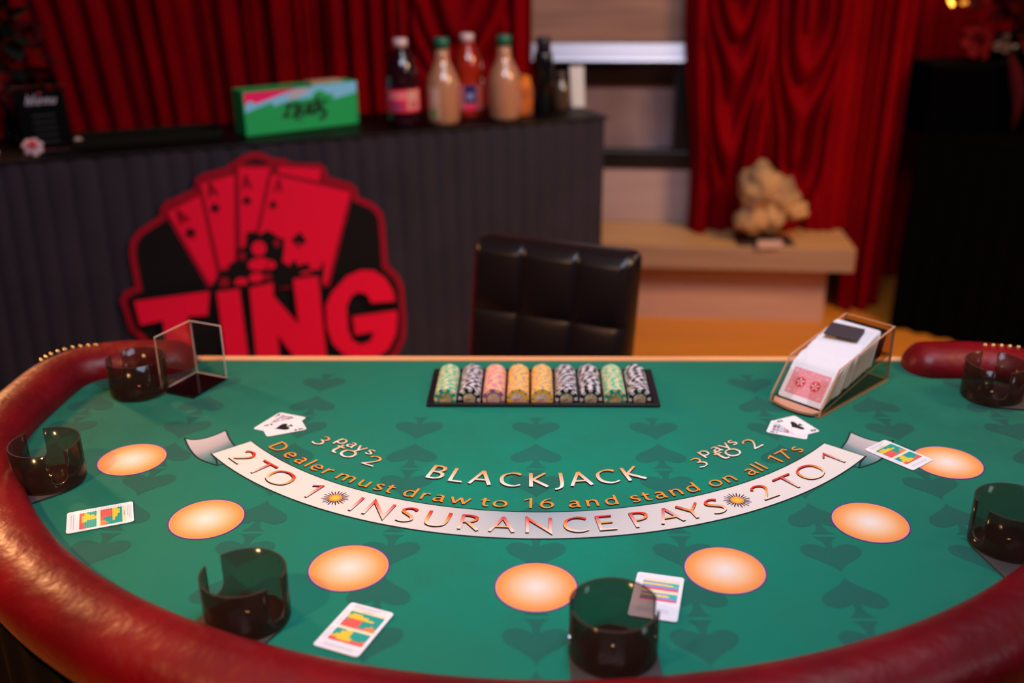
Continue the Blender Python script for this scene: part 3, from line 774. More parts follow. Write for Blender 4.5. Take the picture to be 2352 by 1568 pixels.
def shoe_sheet(name, prof4, y0, y1, fm, em):
    q = MB(); a = [q.vert((t, y0, z)) for t, z in prof4]; c = [q.vert((t, y1, z)) for t, z in prof4]
    q.face(a[::-1], em); q.face(c, em)
    L2 = [(Vector(prof4[i]) - Vector(prof4[(i + 1) % 4])).length for i in range(4)]
    for i in range(4): q.face((a[i], a[(i + 1) % 4], c[(i + 1) % 4], c[i]), fm if L2[i] > 0.006 else em)
    return q.build(name, shoe, fix=True)
shoe_sheet('base_plate', [(0.0, 0.0), (0.232, 0.0), (0.232, 0.003), (0.0, 0.003)], 0, SW, M_shoe_base, M_amber_edge)
shoe_sheet('back_wall', [(0.2285, 0.003), (0.232, 0.003), (0.232, 0.106), (0.2285, 0.106)], 0.0036, SW - 0.0036, M_shoe, M_amber_edge)
shoe_sheet('sloped_floor', [(0.012, 0.0035), (0.2283, 0.050), (0.2283, 0.053), (0.012, 0.0065)], 0.0036, SW - 0.0036, M_shoe_base, M_amber_edge)
q = MB()
lip = [(-0.016 + 0.016 * (1 - math.sin(PI * k / 12)) ** 1 if False else -0.014 * math.sin(PI * k / 12) ** 0.6, 0.004 + (SW - 0.008) * k / 12) for k in range(13)]
q.prism([(0.010, 0.004)] + lip[1:-1] + [(0.010, SW - 0.004)], 0.0032, 0.0075, M_amber_edge)
o = q.build('finger_lip', shoe, fix=True)
o['label'] = 'rounded amber lip at the mouth of the shoe'
# front guard panels either side of the thumb notch (thin clear)
tilt = math.atan2(0.0605, 0.047)          # card face slope
def cface(t0, s, off=0.0):               # point along the card face
    return (t0 + s * math.cos(tilt) - off * math.sin(tilt), 0.0085 + s * math.sin(tilt) + off * math.cos(tilt))
# cards standing in the shoe
M_cardw = mat('card_stock', (240, 236, 240), 0.5)
M_cardedge = mat('card_edge', (214, 208, 210), 0.6)
def card_mesh(name, red=False):
    # local: x across (0.088), y up along face (0.063), z thickness toward the front
    q = MB(); P = rrect(0.0885, 0.069, 0.0045, 4)
    th = 0.00034
    a = [q.vert((x, y, -th / 2)) for x, y in P]; c = [q.vert((x, y, th / 2)) for x, y in P]; n_ = len(P)
    q.face(c, M_cardw); q.face(a[::-1], M_cardw)
    for i in range(n_): q.face((a[i], a[(i + 1) % n_], c[(i + 1) % n_], c[i]), M_cardw)
    if red:
        z = th / 2 + 0.00008
        def put(pts, cl, dz): q.face([q.vert((x, y, z + dz), lin(cl)) for x, y in pts], M_ink_card)
        put([(-.036, -.0245), (.036, -.0245), (.036, .0245), (-.036, .0245)], (242, 150, 158), 0)
        rnd = random.Random(5)
        for k in range(260):
            x, y = rnd.uniform(-.034, .034), rnd.uniform(-.0228, .0228); r = rnd.uniform(.0006, .0013); a0 = rnd.uniform(0, PI)
            cl = (252, 206, 208) if k % 2 else (236, 118, 128)
            put([(x + r * 1.8 * math.cos(a0), y + r * 1.8 * math.sin(a0)), (x + r * .5 * math.cos(a0 + 1.57), y + r * .5 * math.sin(a0 + 1.57)), (x - r * 1.8 * math.cos(a0), y - r * 1.8 * math.sin(a0)), (x - r * .5 * math.cos(a0 + 1.57), y - r * .5 * math.sin(a0 + 1.57))], cl, .00005 + k * 2e-7)
        for cx in (-.0145, .0145):
            for r, cl in ((.0115, (244, 160, 164)), (.0104, (234, 108, 116)), (.0085, (214, 44, 54)),):
                put([(cx + r * math.cos(2 * PI * k / 24), r * math.sin(2 * PI * k / 24)) for k in range(24)], cl, .0002 + (.0115 - r) * .02)
            for k in range(5):
                a0 = 2 * PI * k / 5 + .5; put([(cx, 0), (cx + .006 * math.cos(a0 - .25), .006 * math.sin(a0 - .25)), (cx + .0078 * math.cos(a0), .0078 * math.sin(a0)), (cx + .006 * math.cos(a0 + .25), .006 * math.sin(a0 + .25))], (250, 214, 214), .0004)
        for sx in (-1, 1):
            for sy in (-1, 1):
                for k in range(6):
                    a0 = PI * k / 6; r = .0042; x, y = sx * .029, sy * .0185
                    put([(x + r * math.cos(a0), y + r * math.sin(a0)), (x + .0007 * math.cos(a0 + 1.57), y + .0007 * math.sin(a0 + 1.57)), (x - r * math.cos(a0), y - r * math.sin(a0)), (x - .0007 * math.cos(a0 + 1.57), y - .0007 * math.sin(a0 + 1.57))], (250, 220, 220), .0003)
    return q.mesh(name)
cm = card_mesh('playing_card'); cmr = card_mesh('red_backed_card', True)
sh_rot = Matrix.Rotation(PHI + sh_ang, 4, 'Z')
def shoe_world(t, y, z):
    return W(SO.x, SO.y, TZ) + (sh_rot @ Vector((t, y, z)))
rnd = random.Random(11)
NC = 260
def card_matrix(t, lift, side, tl, yaw=0.0):
    # card local x -> shoe -y ; local y -> up the slope ; local z -> toward the front and up
    up = Vector((math.cos(tl), 0, math.sin(tl))); xx = Vector((0, -1, 0)); nz = xx.cross(up)
    fl_z = 0.0070 + (t - 0.012) * 0.215 + 0.0014
    c = Vector((t, SW / 2 + side, fl_z)) + up * (0.0345 + lift)
    M = Matrix(((xx.x, up.x, nz.x, c.x), (xx.y, up.y, nz.y, c.y), (xx.z, up.z, nz.z, c.z), (0, 0, 0, 1)))
    return Matrix.Translation(W(SO.x, SO.y, TZ)) @ sh_rot @ M
t_len = 0.149
for k in range(NC):
    fr = k / (NC - 1)
    t = 0.0155 + t_len * fr
    lift = 0.0; tl = tilt + 0.33 * fr
    if k > 3:
        grp = int(fr * 15); rg = random.Random(grp)
        lift = 0.0003 + rg.uniform(0, 0.0012) + 0.003 * min(1, fr * 9) * (1 - .8 * fr)
        side = rg.uniform(-.0016, .0016) + rnd.uniform(-.0003, .0003)
    else: side = 0
    o = bpy.data.objects.new('red_backed_card' if k == 0 else 'playing_card', cmr if k == 0 else cm); COL.objects.link(o)
    o.matrix_world = card_matrix(t, lift, side, tl)
    if k == 0: tag(o, 'red-backed playing card facing out at the front of the dealing shoe', 'playing card')
    else: tag(o, 'white-edged playing card packed on edge inside the dealing shoe', 'playing card', 'cards packed in the dealing shoe')
# black cut card lying on the cards
q = MB(); q.prism(rrect(0.062, 0.040, 0.002, 3), 0, 0.0008, mat('cut_card_black', (58, 46, 52), 0.5)); cut = q.build('cut_card')
tag(cut, 'small dark rectangular cut card lying across the cards in the shoe', 'cut card')
tc_, fr_ = 0.118, 0.9
up = Vector((1, 0, 0.26)).normalized()
c3 = Vector((0.1494, 0.0545, 0.1035))
yv = up; xv = Vector((0.16, -1, 0.0)).normalized(); zv = xv.cross(yv).normalized(); yv = zv.cross(xv)
cut.matrix_world = Matrix.Translation(W(SO.x, SO.y, TZ)) @ sh_rot @ Matrix(((xv.x, yv.x, zv.x, c3.x), (xv.y, yv.y, zv.y, c3.y), (xv.z, yv.z, zv.z, c3.z), (0, 0, 0, 1)))
# black weight block behind the cards
q = MB(); q.prism([(0.178, 0.048), (0.205, 0.053), (0.222, 0.100), (0.203, 0.098)], 0.008, SW - 0.008, M_black, fn=lambda x, y, z: (x, z, y)); q.build('weight_block', shoe, fix=True, bevel=0.001)
# thin clear front plate with thumb notch
q = MB()
def fpnt(x, s): t, z = 0.0105 + s * math.cos(tilt) - .0009, 0.0085 + s * math.sin(tilt) + .0003; return (t, x, z)
for x0, x1, x2 in ((0.0036, 0.034, 0.040), (SW - 0.0036, SW - 0.034, SW - 0.040)):
    q.poly([fpnt(x0, 0.002), fpnt(x1, 0.002), fpnt(x2, 0.034), fpnt(x1 + (x0 - x1) * .3, 0.052), fpnt(x0, 0.058)], M_shoe)
o = q.build('front_plate', shoe, fix=True)

# ------------------------------------------------------------------ chip tray and chips
tray = empty('chip_tray', W(0.0125, 1.676, TZ + .0002), PHI, 'black plastic chip tray with nine rows of chips at dealer edge', 'chip tray')
PT = 0.0427; ch_r = 0.0196
cx0 = -0.1598 - 0.0125
b = MB()
xl, xr = -0.2045, 0.2045
yf, yb = -0.085, 0.069
IX, IF, IB = 0.193, -0.0745, 0.0595
M_blacks = mat('black_tray_sheen', (26, 22, 28), 0.3, spec=.7)
def tbox(name, *a, bev=.001):
    q = MB(); q.box(*a, M_blacks); return q.build(name, tray, bevel=bev)
tbox('tray_base', -IX, IX, IF, IB, -0.0125, -0.0100)
tbox('tray_front_rim', xl, xr, yf, IF, 0.0006, 0.0056, bev=.0015)
tbox('tray_back_rim', xl, xr, IB, yb, 0.0006, 0.0075, bev=.0015)
tbox('tray_side_rim', xl, -IX, IF + .0002, IB - .0002, 0.0006, 0.0062); tbox('tray_side_rim', IX, xr, IF + .0002, IB - .0002, 0.0006, 0.0062)
tbox('tray_front_wall', -IX, IX, IF, IF + .0015, -0.0099, 0.0004, bev=0); tbox('tray_back_wall', -IX, IX, IB - .0015, IB, -0.0099, 0.0004, bev=0)
tbox('tray_side_wall', -IX, -IX + .0015, IF + .002, IB - .002, -0.0099, 0.0004, bev=0); tbox('tray_side_wall', IX - .0015, IX, IF + .002, IB - .002, -0.0099, 0.0004, bev=0)
for k in range(8):
    q = MB(); xc = cx0 + PT * (k + .5)
    q.prism([(xc - .0022, -0.0099), (xc + .0022, -0.0099), (xc + .0005, 0.005), (xc - .0005, 0.005)], IF + .002, IB - .002, M_blacks, fn=lambda x, y, z: (x, z, y)); q.build('tray_divider', tray, fix=True)

def chip_mesh(name, body, spot, inlay, nspot, frac, split=False, spotc2=None, edge_body=None):
    q = MB(); th = 0.0031; R = ch_r; sg = 48
    mb_ = mat(name + '_body', body, 0.5); ms = mat(name + '_spot', spot, 0.5); mi_ = mat(name + '_inlay', inlay[0], 0.4, c2=inlay[1], noise_scale=90)
    meb = mat(name + '_edge', edge_body or body, 0.5)
    bev = 0.0004
    def ring(r, y): return [q.vert((r * math.cos(2 * PI * k / sg), y, r * math.sin(2 * PI * k / sg))) for k in range(sg)]
    def isspot(k): return (k * nspot / sg) % 1 < frac
    rings = [ring(R * .56, -th / 2), ring(R * .70, -th / 2), ring(R - bev, -th / 2), ring(R, -th / 2 + bev), ring(R, th / 2 - bev), ring(R - bev, th / 2)]
    q.face(rings[0], mi_); q.face(rings[5][::-1], mb_)
    for j in range(5):
        for k in range(sg):
            sp = isspot(k)
            if j == 0: mm = mb_ if not split else (ms if sp and split else mb_)
            elif j in (1, 2): mm = ms if sp else mb_
            else: mm = ms if sp else meb
            if split and j == 0: mm = mb_
            q.face((rings[j][k], rings[j + 1][k], rings[j + 1][(k + 1) % sg], rings[j][(k + 1) % sg]), mm)
    return q.mesh(name)
CH = {
 'green': chip_mesh('teal_chip', (8, 158, 142), (226, 204, 150), ((96, 120, 60), (226, 190, 140)), 8, .5, edge_body=(92, 198, 160)),
 'black': chip_mesh('black_chip', (14, 18, 22), (212, 202, 208), ((236, 206, 170), (120, 110, 90)), 8, .5),
 'pink': chip_mesh('mauve_chip', (158, 92, 146), (240, 186, 132), ((230, 200, 140), (200, 150, 170)), 6, .5, edge_body=(236, 152, 160)),
 'yellow': chip_mesh('yellow_chip', (252, 186, 52), (164, 146, 152), ((236, 232, 236), (206, 120, 30)), 8, .26, edge_body=(252, 190, 84)),
}
ROWS = ['green', 'black', 'pink', 'yellow', 'yellow', 'black', 'black', 'green', 'black']
DESC = {'green': 'teal and cream', 'black': 'black and white', 'pink': 'mauve and peach', 'yellow': 'yellow and grey'}
ORD = ['leftmost', 'second', 'third', 'fourth', 'middle', 'sixth', 'seventh', 'eighth', 'rightmost']
rnd = random.Random(2)
chy0 = 1.6055; cth = 0.0033
rest = {}
for r, kind in enumerate(ROWS):
    uc = -0.1598 + PT * r
    ncp = 34
    for k in range(ncp):
        v = chy0 + cth * k
        dx, dz = rnd.uniform(-.0002, .0002), rnd.uniform(0, .0002)
        ang = rnd.uniform(0, 2 * PI)
        if k == 0: ang = rnd.choice([0.15, .3])
        elif rnd.random() < .25: ang = prev + rnd.uniform(.1, .3)
        prev = ang
        loc = W(uc + dx, v, TZ - 0.0097 + ch_r + dz)
        M = Matrix.Translation(loc) @ Matrix.Rotation(PHI, 4, 'Z') @ Matrix.Rotation(ang, 4, 'Y')
        if k < 33:
            o = bpy.data.objects.new('poker_chip', CH[kind]); COL.objects.link(o); o.matrix_world = M
            if k == 0: tag(o, f'{DESC[kind]} poker chip, face showing, at the front of the {ORD[r]} row', 'poker chip')
            else: tag(o, f'{DESC[kind]} poker chip standing in the {ORD[r]} row of the chip tray', 'poker chip', f'chips in the {ORD[r]} row of the tray')
        else: rest.setdefault(kind, []).append(M)
# the chips at the far end of the rows, as one mass
b = MB()
bmx = bmesh.new(); allm = []
for kind, Ms in rest.items():
    me = CH[kind]
    off = len(allm); allm += list(me.materials)
    for M in Ms:
        n0 = len(bmx.faces); tmp = me.copy(); tmp.transform(M); bmx.from_mesh(tmp); bpy.data.meshes.remove(tmp)
        bmx.faces.ensure_lookup_table()
        for f in bmx.faces[n0:]: f.material_index += off
me = bpy.data.meshes.new('poker_chip_mass'); bmx.to_mesh(me); bmx.free()
for m_ in allm: me.materials.append(m_)
o = bpy.data.objects.new('poker_chip_mass', me); COL.objects.link(o)
tag(o, 'mixed poker chips at the far ends of the nine tray rows', 'poker chips', kind='stuff')

# ------------------------------------------------------------------ strategy cards
TEAL, YEL, RED, ORG, BEI = (38, 166, 152), (240, 208, 66), (240, 100, 92), (250, 140, 80), (246, 226, 188)
B1 = ["TTTTTTTTTT", "TYYYTTTTTT", "YYYYYYTTTT", "YYYYYYYYTT", "TRRRRTTTTT", "RRRRRTTTTT", "RRRRRTTTOT", "RRRRRTTOOO", "RRRRRRROOO"]
B2 = ["TTTYYTTTTT", "TTYYYTTTTT", "TTYYYTTTTT", "TYYYYTTTTT", "YYYYYYTTTR", "RRYYYYRRRR", "RRRRRRRRRR"]
CM = {'T': TEAL, 'Y': YEL, 'R': RED, 'O': ORG}
def strategy_card(name, ctr, ang, wd, ht, style, label):
    q = MB(); P = rrect(wd, ht, 0.0042, 5); th = 0.0009
    q.prism(P, 0, th, M_cardw)
    def put(x0, x1, y0, y1, c, dz=0.00012): q.face([q.vert((x * wd, y * ht, th + dz), lin(c)) for x, y in ((x0, y0), (x1, y0), (x1, y1), (x0, y1))], M_ink_card)
    X0, X1 = -.34, .42
    if style == 0:
        for i in range(3): put(-.36, .36 - .1 * i, .455 - .024 * i, .463 - .024 * i, (176, 168, 190))
        put(X0, X1, .335, .385, BEI)
        put(-.1, .12, .355, .365, (150, 140, 110), .0002)
        dy = .0365
        y = .33
        for block, ys in ((B1, .33), (B2, -.055)):
            y = ys
            for row in block:
                cw = (X1 - X0) / 10
                for c, chh in enumerate(row):
                    put(X0 + c * cw, X0 + (c + 1) * cw + .0005, y - dy, y, CM[chh])
                    xm, ym = X0 + (c + .5) * cw, y - dy / 2
                    dk = tuple(int(v * .55) for v in CM[chh]); put(xm - .010, xm + .010, ym - .007, ym + .007, dk, .0002)
                put(-.44, -.385, y - dy * .7, y - dy * .35, (190, 180, 200))
                y -= dy
            if block is B1: put(X0, X1, y - .045, y - .004, BEI)
        for i in range(2): put(-.34, .40 - .06 * i, -.40 - .035 * i, -.392 - .035 * i, (176, 168, 184))
    else:
        y = .38
        for c, h in ((BEI, .06), ((120, 160, 216), .035), ((244, 220, 90), .045), ((120, 160, 220), .05), ((60, 190, 180), .0), ((232, 92, 128), .05), (BEI, .07), ((120, 160, 216), .035), ((244, 220, 90), .045), ((120, 160, 220), .05), ((232, 92, 128), .045)):
            if h: put(X0, X1, y - h, y, c); y -= h
        put(.2, X1, .25, .32, (60, 190, 180), .0002); put(.22, X1, -.03, .06, (60, 190, 180), .0002); put(.05, .30, .235, .275, (236, 214, 110), .00024); put(-.05, .26, -.02, .02, (236, 214, 110), .00024)
        for i in range(3): put(-.36, .3, -.30 - .03 * i, -.292 - .03 * i, (196, 190, 204))
    o = q.build(name); o.location = W(*ctr, TZ + 0.0012); o.rotation_euler = (0, 0, PHI + ang)
    return tag(o, label, 'strategy card', 'blackjack strategy cards on the felt')
def quad_pose(TL, TR, BR, BL):
    TL, TR, BR, BL = map(Vector, (TL, TR, BR, BL)); c = (TL + TR + BR + BL) / 4
    up = ((TL + TR) - (BL + BR)) / 2; rt = ((TR + BR) - (TL + BL)) / 2
    return (c.x, c.y), math.atan2(-up.x, up.y), rt.length, up.length
# first card: its header is toward the right-hand short edge
c, a, w_, h_ = quad_pose((-.5897, 1.267), (-.566, 1.2131), (-.6487, 1.1798), (-.6721, 1.2332))
strategy_card('strategy_card', c, a, w_, h_, 0, 'white strategy card with red, teal and yellow chart, far left by the rail')
c, a, w_, h_ = quad_pose((-.2273, 1.0318), (-.1724, 1.0068), (-.2041, .9255), (-.259, .9507))
strategy_card('strategy_card', c, a, w_, h_, 0, 'white strategy card in front of the orange circle, near the front rail')
c, a, w_, h_ = quad_pose((.5219, 1.4359), (.5657, 1.4696), (.6195, 1.4023), (.5755, 1.3685))
strategy_card('strategy_card', c, a, w_, h_, 0, 'white strategy card overlapping the right banner end and an orange circle')
c, a, w_, h_ = quad_pose((.131, 1.098), (.1892, 1.0853), (.1683, .9952), (.1099, 1.0083))
strategy_card('strategy_card', c, a, w_, h_, 1, 'white striped strategy card partly behind the front centre cup')

# ================================================================== background
# ------------------------------------------------------------------ bar counter
A1 = Vector((0.329, 3.451, 0)); BA = math.radians(21.295)
bux = Vector((math.cos(BA), math.sin(BA), 0)); bdp = Vector((-math.sin(BA), math.cos(BA), 0))
def BW(s, d, z): return A1 + bux * s + bdp * d + Vector((0, 0, z))
BH = 0.96
M_skirt = mat('charcoal_skirt', (48, 41, 49), 0.9, spec=.2, noise_amt=0.12, noise_scale=6)
M_bartop = mat('bar_top', (14, 5, 6), 0.5, spec=.15)
bar = empty('bar_counter', A1, BA, 'long bar counter wrapped in ribbed charcoal fabric behind the table', 'bar counter')
b = MB(); b.box(-2.75, 0.008, -0.004, 0.40, BH - 0.008, BH, M_bartop); b.build('counter_top', bar, bevel=0.004)
b = MB()
def rib(x):
    p = 0.062; t = (x / p + 1.1 * noise.noise(Vector((x * 2.6, 4, 0)))) % 1
    return (0.010 + 0.008 * noise.noise(Vector((x * 7, 1, 0)))) * (1 - abs(math.sin(PI * t)) ** 0.55)
def skf(u, v):
    x = -2.74 + 2.735 * u; z = 0.002 + (BH - 0.009) * v
    lean = 0.022 * (1 - v) * math.sin(x * 3 + 1)
    return (x, 0.002 + rib(x + lean), z)
b.grid(skf, 480, 6, M_skirt)
b.grid(lambda u, v: (-0.003 - rib(u * .4), 0.004 + 0.39 * u, 0.002 + (BH - 0.009) * v), 60, 3, M_skirt)
b.build('ribbed_skirt', bar)
b = MB(); b.box(-2.72, -0.03, 0.03, 0.38, 0.0, BH - 0.009, mat('bar_body', (20, 18, 20), 0.8)); b.build('counter_body', bar)

# ------------------------------------------------------------------ emblem on the bar front
em = empty('emblem_sign', A1, BA, 'red and black card-fan emblem sign with large letters TING on the bar front', 'sign')
RO = [(-1.1790, .9346), (-1.1533, .9282), (-1.1241, .9101), (-1.0931, .9076), (-1.0743, .8924), (-.9864, .8828), (-.9691, .8676), (-.9643, .8393), (-.8935, .8143), (-.8759, .7937), (-.8751, .7699), (-.8263, .7436), (-.8013, .7144), (-.7935, .6794), (-.7917, .5344), (-.7561, .4942), (-.7405, .4509), (-.7406, .3987), (-.7385, .3349), (-.7442, .2713), (-.7701, .2211), (-.8030, .185)]
LO = [(-1.2102, .9282), (-1.2745, .8934), (-1.3356, .8831), (-1.3584, .8696), (-1.3672, .8391), (-1.4502, .8090), (-1.4673, .7905), (-1.4723, .7686), (-1.5399, .7306), (-1.5647, .7016), (-1.5724, .6615), (-1.5699, .5591), (-1.6028, .5493), (-1.6183, .5232), (-1.6120, .4844), (-1.6034, .4255), (-1.5836, .3982), (-1.5729, .3819), (-1.5744, .3229), (-1.5744, .185)]
OUT = RO[::-1] + LO            # runs bottom-right -> top -> bottom-left (counter-clockwise seen from the front)
def inset(P, d):
    P = [Vector(p) for p in P]; N = len(P); out = []
    for i in range(N):
        a, c, e = P[i - 1], P[i], P[(i + 1) % N]
        d1 = (c - a).normalized(); d2 = (e - c).normalized()
        n_ = (Vector((-d1.y, d1.x)) + Vector((-d2.y, d2.x)))
        if n_.length < 1e-6: n_ = Vector((-d1.y, d1.x))
        n_.normalize(); k = max(0.6, n_.dot(Vector((-d1.y, d1.x))))
        out.append(tuple(c + n_ * d / k))
    return out
M_ered = mat('emblem_bright_red', (238, 6, 54), 0.8, spec=.2)
M_edark = mat('emblem_dark_red', (152, 4, 30), 0.8, spec=.2)
M_eblack = mat('emblem_black', (14, 9, 9), 0.8, spec=.2)
def sprism(mb, pts, d0, d1, mt): mb.prism(pts, d0, d1, mt, fn=lambda x, y, z: (x, -z, y))
b = MB(); sprism(b, OUT, 0.003, 0.010, M_edark); o = b.build('backing_board', em, fix=True); o['label'] = 'dark red outline board'
b = MB(); sprism(b, inset(OUT, 0.020), 0.0101, 0.0115, M_eblack); o = b.build('black_panel', em, fix=True); o['label'] = 'black field of the emblem'
CARDS = [[(-.995, .83), (-.988, .867), (-1.113, .884), (-1.115, .864)],
         [(-1.352, .536), (-1.329, .542), (-1.352, .818), (-1.447, .777)],
         [(-1.318, .584), (-1.276, .590), (-1.247, .871), (-1.344, .853)],
         [(-1.255, .60), (-1.190, .60), (-1.140, .884), (-1.231, .892)],
         [(-1.285, .522), (-.997, .50), (-.903, .787), (-1.137, .864), (-1.187, .702)]]
def ccw(P):
    A = sum(P[i - 1][0] * P[i][1] - P[i][0] * P[i - 1][1] for i in range(len(P)))
    return P if A > 0 else P[::-1]
for k, cpts in enumerate(CARDS):
    cpts = ccw(cpts); b = MB()
    z0 = 0.0116 + k * 0.0016
    sprism(b, inset(cpts, -0.011), z0, z0 + 0.0006, M_edark); sprism(b, cpts, z0 + 0.00061, z0 + 0.0012, M_ered)
    b.build('fanned_card', em, fix=True)
ztop = 0.0116 + 5 * 0.0016
for k, (x, z, ang, sc_) in enumerate(((-1.392, .712, 26, 1.0), (-1.313, .780, 10, .9), (-1.218, .793, 0, .85), (-1.142, .772, -10, .85), (-1.072, .655, -12, 1.5))):
    b = MB(); a = math.radians(ang)
    pts = ccw(spade_pts(x, z, .030 * sc_, .036 * sc_, a)); sprism(b, pts, ztop, ztop + 0.0006, M_eblack); b.build('spade_symbol', em, fix=True)
for (x, z, ang) in ((-1.410, .762, 26), (-1.316, .834, 10), (-1.214, .848, 0), (-1.121, .828, -10)):
    b = MB(); a = math.radians(ang); ca, sa = math.cos(a), math.sin(a)
    for kk, pts in GL['A'][1]:
        Lf, Rt, cl = stroke_ribbon(kk, pts, .034, .042, .009)
        V = [tuple((x + ca * (p.x - .012) - sa * (p.y - .02), -ztop - .0002, z + sa * (p.x - .012) + ca * (p.y - .02)) for p in (l_, r_)) for l_, r_ in zip(Lf, Rt)]
        for (l0, r0), (l1, r1) in zip(V, V[1:]): b.poly([l0, l1, r1, r0], M_edark)
    b.build('letter_a', em)
# chips pile silhouette
PILE = [(-1.352, .536), (-1.333, .560), (-1.318, .583), (-1.295, .579), (-1.291, .600), (-1.262, .612), (-1.262, .645), (-1.236, .650), (-1.228, .694), (-1.205, .694), (-1.189, .683), (-1.166, .694), (-1.148, .680), (-1.135, .668), (-1.118, .662), (-1.122, .625), (-1.130, .590), (-1.110, .572), (-1.092, .592), (-1.083, .570), (-1.050, .575), (-1.046, .553), (-1.018, .548), (-1.000, .580), (-1.004, .540), (-1.010, .512), (-1.15, .505), (-1.34, .512)]
b = MB(); sprism(b, ccw(PILE), ztop + .0008, ztop + 0.0016, M_eblack); b.build('chip_pile_silhouette', em, fix=True)
for (x, z, rx, rz) in ((-1.198, .640, .022, .024), (-1.202, .590, .034, .020), (-1.168, .583, .016, .014), (-1.215, .548, .022, .016), (-1.262, .540, .020, .013), (-1.312, .545, .015, .016), (-1.250, .622, .010, .014), (-1.142, .650, .010, .012), (-1.18, .545, .014, .012), (-1.06, .54, .020, .010)):
    b = MB(); sprism(b, [(x + rx * math.cos(2 * PI * k / 20), z + rz * math.sin(2 * PI * k / 20)) for k in range(20)], ztop + .0017, ztop + .0024, M_ered if rx > .015 else M_edark); b.build('chip_symbol', em, fix=True)
ZB = 0.222
LET = {
 't': [[(-1.579, .520), (-1.571, .443), (-1.506, .449), (-1.506, ZB), (-1.430, ZB), (-1.434, .452), (-1.374, .447), (-1.360, .523)]],
 'i': [[(-1.339, .518), (-1.335, ZB), (-1.266, ZB), (-1.270, .519)]],
 'n': [[(-1.239, .518), (-1.243, ZB), (-1.170, ZB), (-1.168, .351), (-1.104, .232), (-1.018, ZB), (-1.024, .529), (-1.103, .529), (-1.099, .376), (-1.169, .482), (-1.166, .525)]],
 'g': [[(-.858, .417), (-.778, .412), (-.784, .451), (-.806, .495), (-.844, .526), (-.888, .531), (-.933, .517), (-.985, .468), (-1.008, .425), (-1.009, .353), (-.994, .293), (-.962, .251), (-.914, .222), (-.858, .219), (-.810, .244), (-.782, .293), (-.773, .356), (-.775, .378), (-.923, .377), (-.918, .313), (-.853, .315), (-.869, .282), (-.900, .274), (-.929, .294), (-.941, .338), (-.940, .416), (-.923, .449), (-.898, .461), (-.869, .447)]],
}
for nm, polys in LET.items():
    b = MB()
    for P in polys:
        sprism(b, ccw(P), ztop + .003, ztop + .0075, M_ered)
    o = b.build('letter_' + nm, em, fix=True); o['label'] = 'bright red capital letter ' + nm.upper()
b = MB()
for nm, polys in LET.items():
    for P in polys: sprism(b, inset(ccw(P), -0.012), ztop + .0018 + .0001 * 'ting'.index(nm), ztop + .00295, M_eblack)
b.build('letter_shadow', em, fix=True)
em.location = A1 + bdp * (-0.002)

# ------------------------------------------------------------------ bottles and things on the bar
M_capw = mat('white_cap', (226, 190, 188), 0.4); M_capg = mat('green_cap', (26, 96, 72), 0.4)
def bottle(s, d, rad, hgt, liquid, cap_m, label_fn, lab, neck=0.35, pf=None, cap_r=.0225):
    r = empty('juice_bottle', BW(s, d, BH), BA, lab, 'bottle', 'juice bottles on the bar')
    ml = mat('liquid_' + str(int(-s * 1000)), liquid, 0.12, coat=0.5)
    prf = pf or [(rad * .86, 0), (rad * .97, .008), (rad, .02), (rad * .98, .028), (rad * .98, .122), (rad * .90, .134), (rad * .94, .146), (rad * .93, .165), (rad * .86, .190), (rad * .68, .214), (rad * .46, .236), (rad * .38, .246)]
    prf = [(a, z * hgt / .272) for a, z in prf]
    b = MB(); b.lathe(prf, ml, 32); b.build('bottle_body', r)
    zc = prf[-1][1]
    b = MB(); b.lathe([(cap_r, zc + .0005), (cap_r, hgt - .002), (cap_r - .003, hgt)], cap_m, 24); b.build('bottle_cap', r)
    if label_fn: label_fn(r, rad)
    return r
def wrap_label(r, rad, z0, z1, a0, a1, blocks, base):
    b = MB(); n_ = 24
    def fn(u, v, rr=rad + .0006):
        a = a0 + (a1 - a0) * u; return (rr * math.cos(a), rr * math.sin(a), z0 + (z1 - z0) * v)
    b.grid(fn, n_, 1, M_ink_card, cfn=lambda u, v: lin(base))
    for (u0, u1, v0, v1, c) in blocks:
        b.grid(lambda u, v: fn(u0 + (u1 - u0) * u, v0 + (v1 - v0) * v, rad + .0012), 6, 1, M_ink_card, cfn=lambda u, v: lin(c))
    b.build('bottle_label', r)
FR = -PI / 2
bottle(-.68, .115, .055, .272, (40, 8, 18), M_capw, lambda r, R: wrap_label(r, R, .048, .120, FR - 1.5, FR + 1.5, [(.12, .48, .55, .9, (250, 120, 130)), (.5, .78, .1, .95, (214, 150, 130)), (.18, .42, .08, .4, (170, 60, 110)), (.55, .72, .15, .5, (206, 80, 100))], (232, 34, 70)), 'dark purple juice bottle with white cap and pink label on the bar')
TAN = [(.043, 0), (.050, .006), (.0545, .016), (.0545, .118), (.053, .132), (.048, .150), (.040, .168), (.031, .186), (.0245, .202), (.0225, .215), (.022, .238)]
bottle(-.553, .085, .0545, .272, (182, 122, 90), M_capg, lambda r, R: wrap_label(r, R, .025, .125, FR - 1.2, FR - .5, [(.2, .7, .05, .3, (96, 140, 40)), (.3, .9, .5, .9, (214, 170, 150))], (206, 158, 132)), 'tan juice bottle with green cap, nearest the bar front edge', pf=TAN, cap_r=.0245)
bottle(-.431, .19, .0545, .272, (160, 34, 14), M_capw, lambda r, R: wrap_label(r, R, .030, .110, FR - 1.4, FR + 1.4, [(.30, .56, .28, 1.0, (30, 30, 92)), (.36, .50, .45, .68, (150, 150, 190)), (.30, .58, .0, .24, (240, 40, 90)), (.62, .9, .1, .9, (240, 96, 64))], (214, 110, 110)), 'orange-red juice bottle with white cap and navy label on the bar')
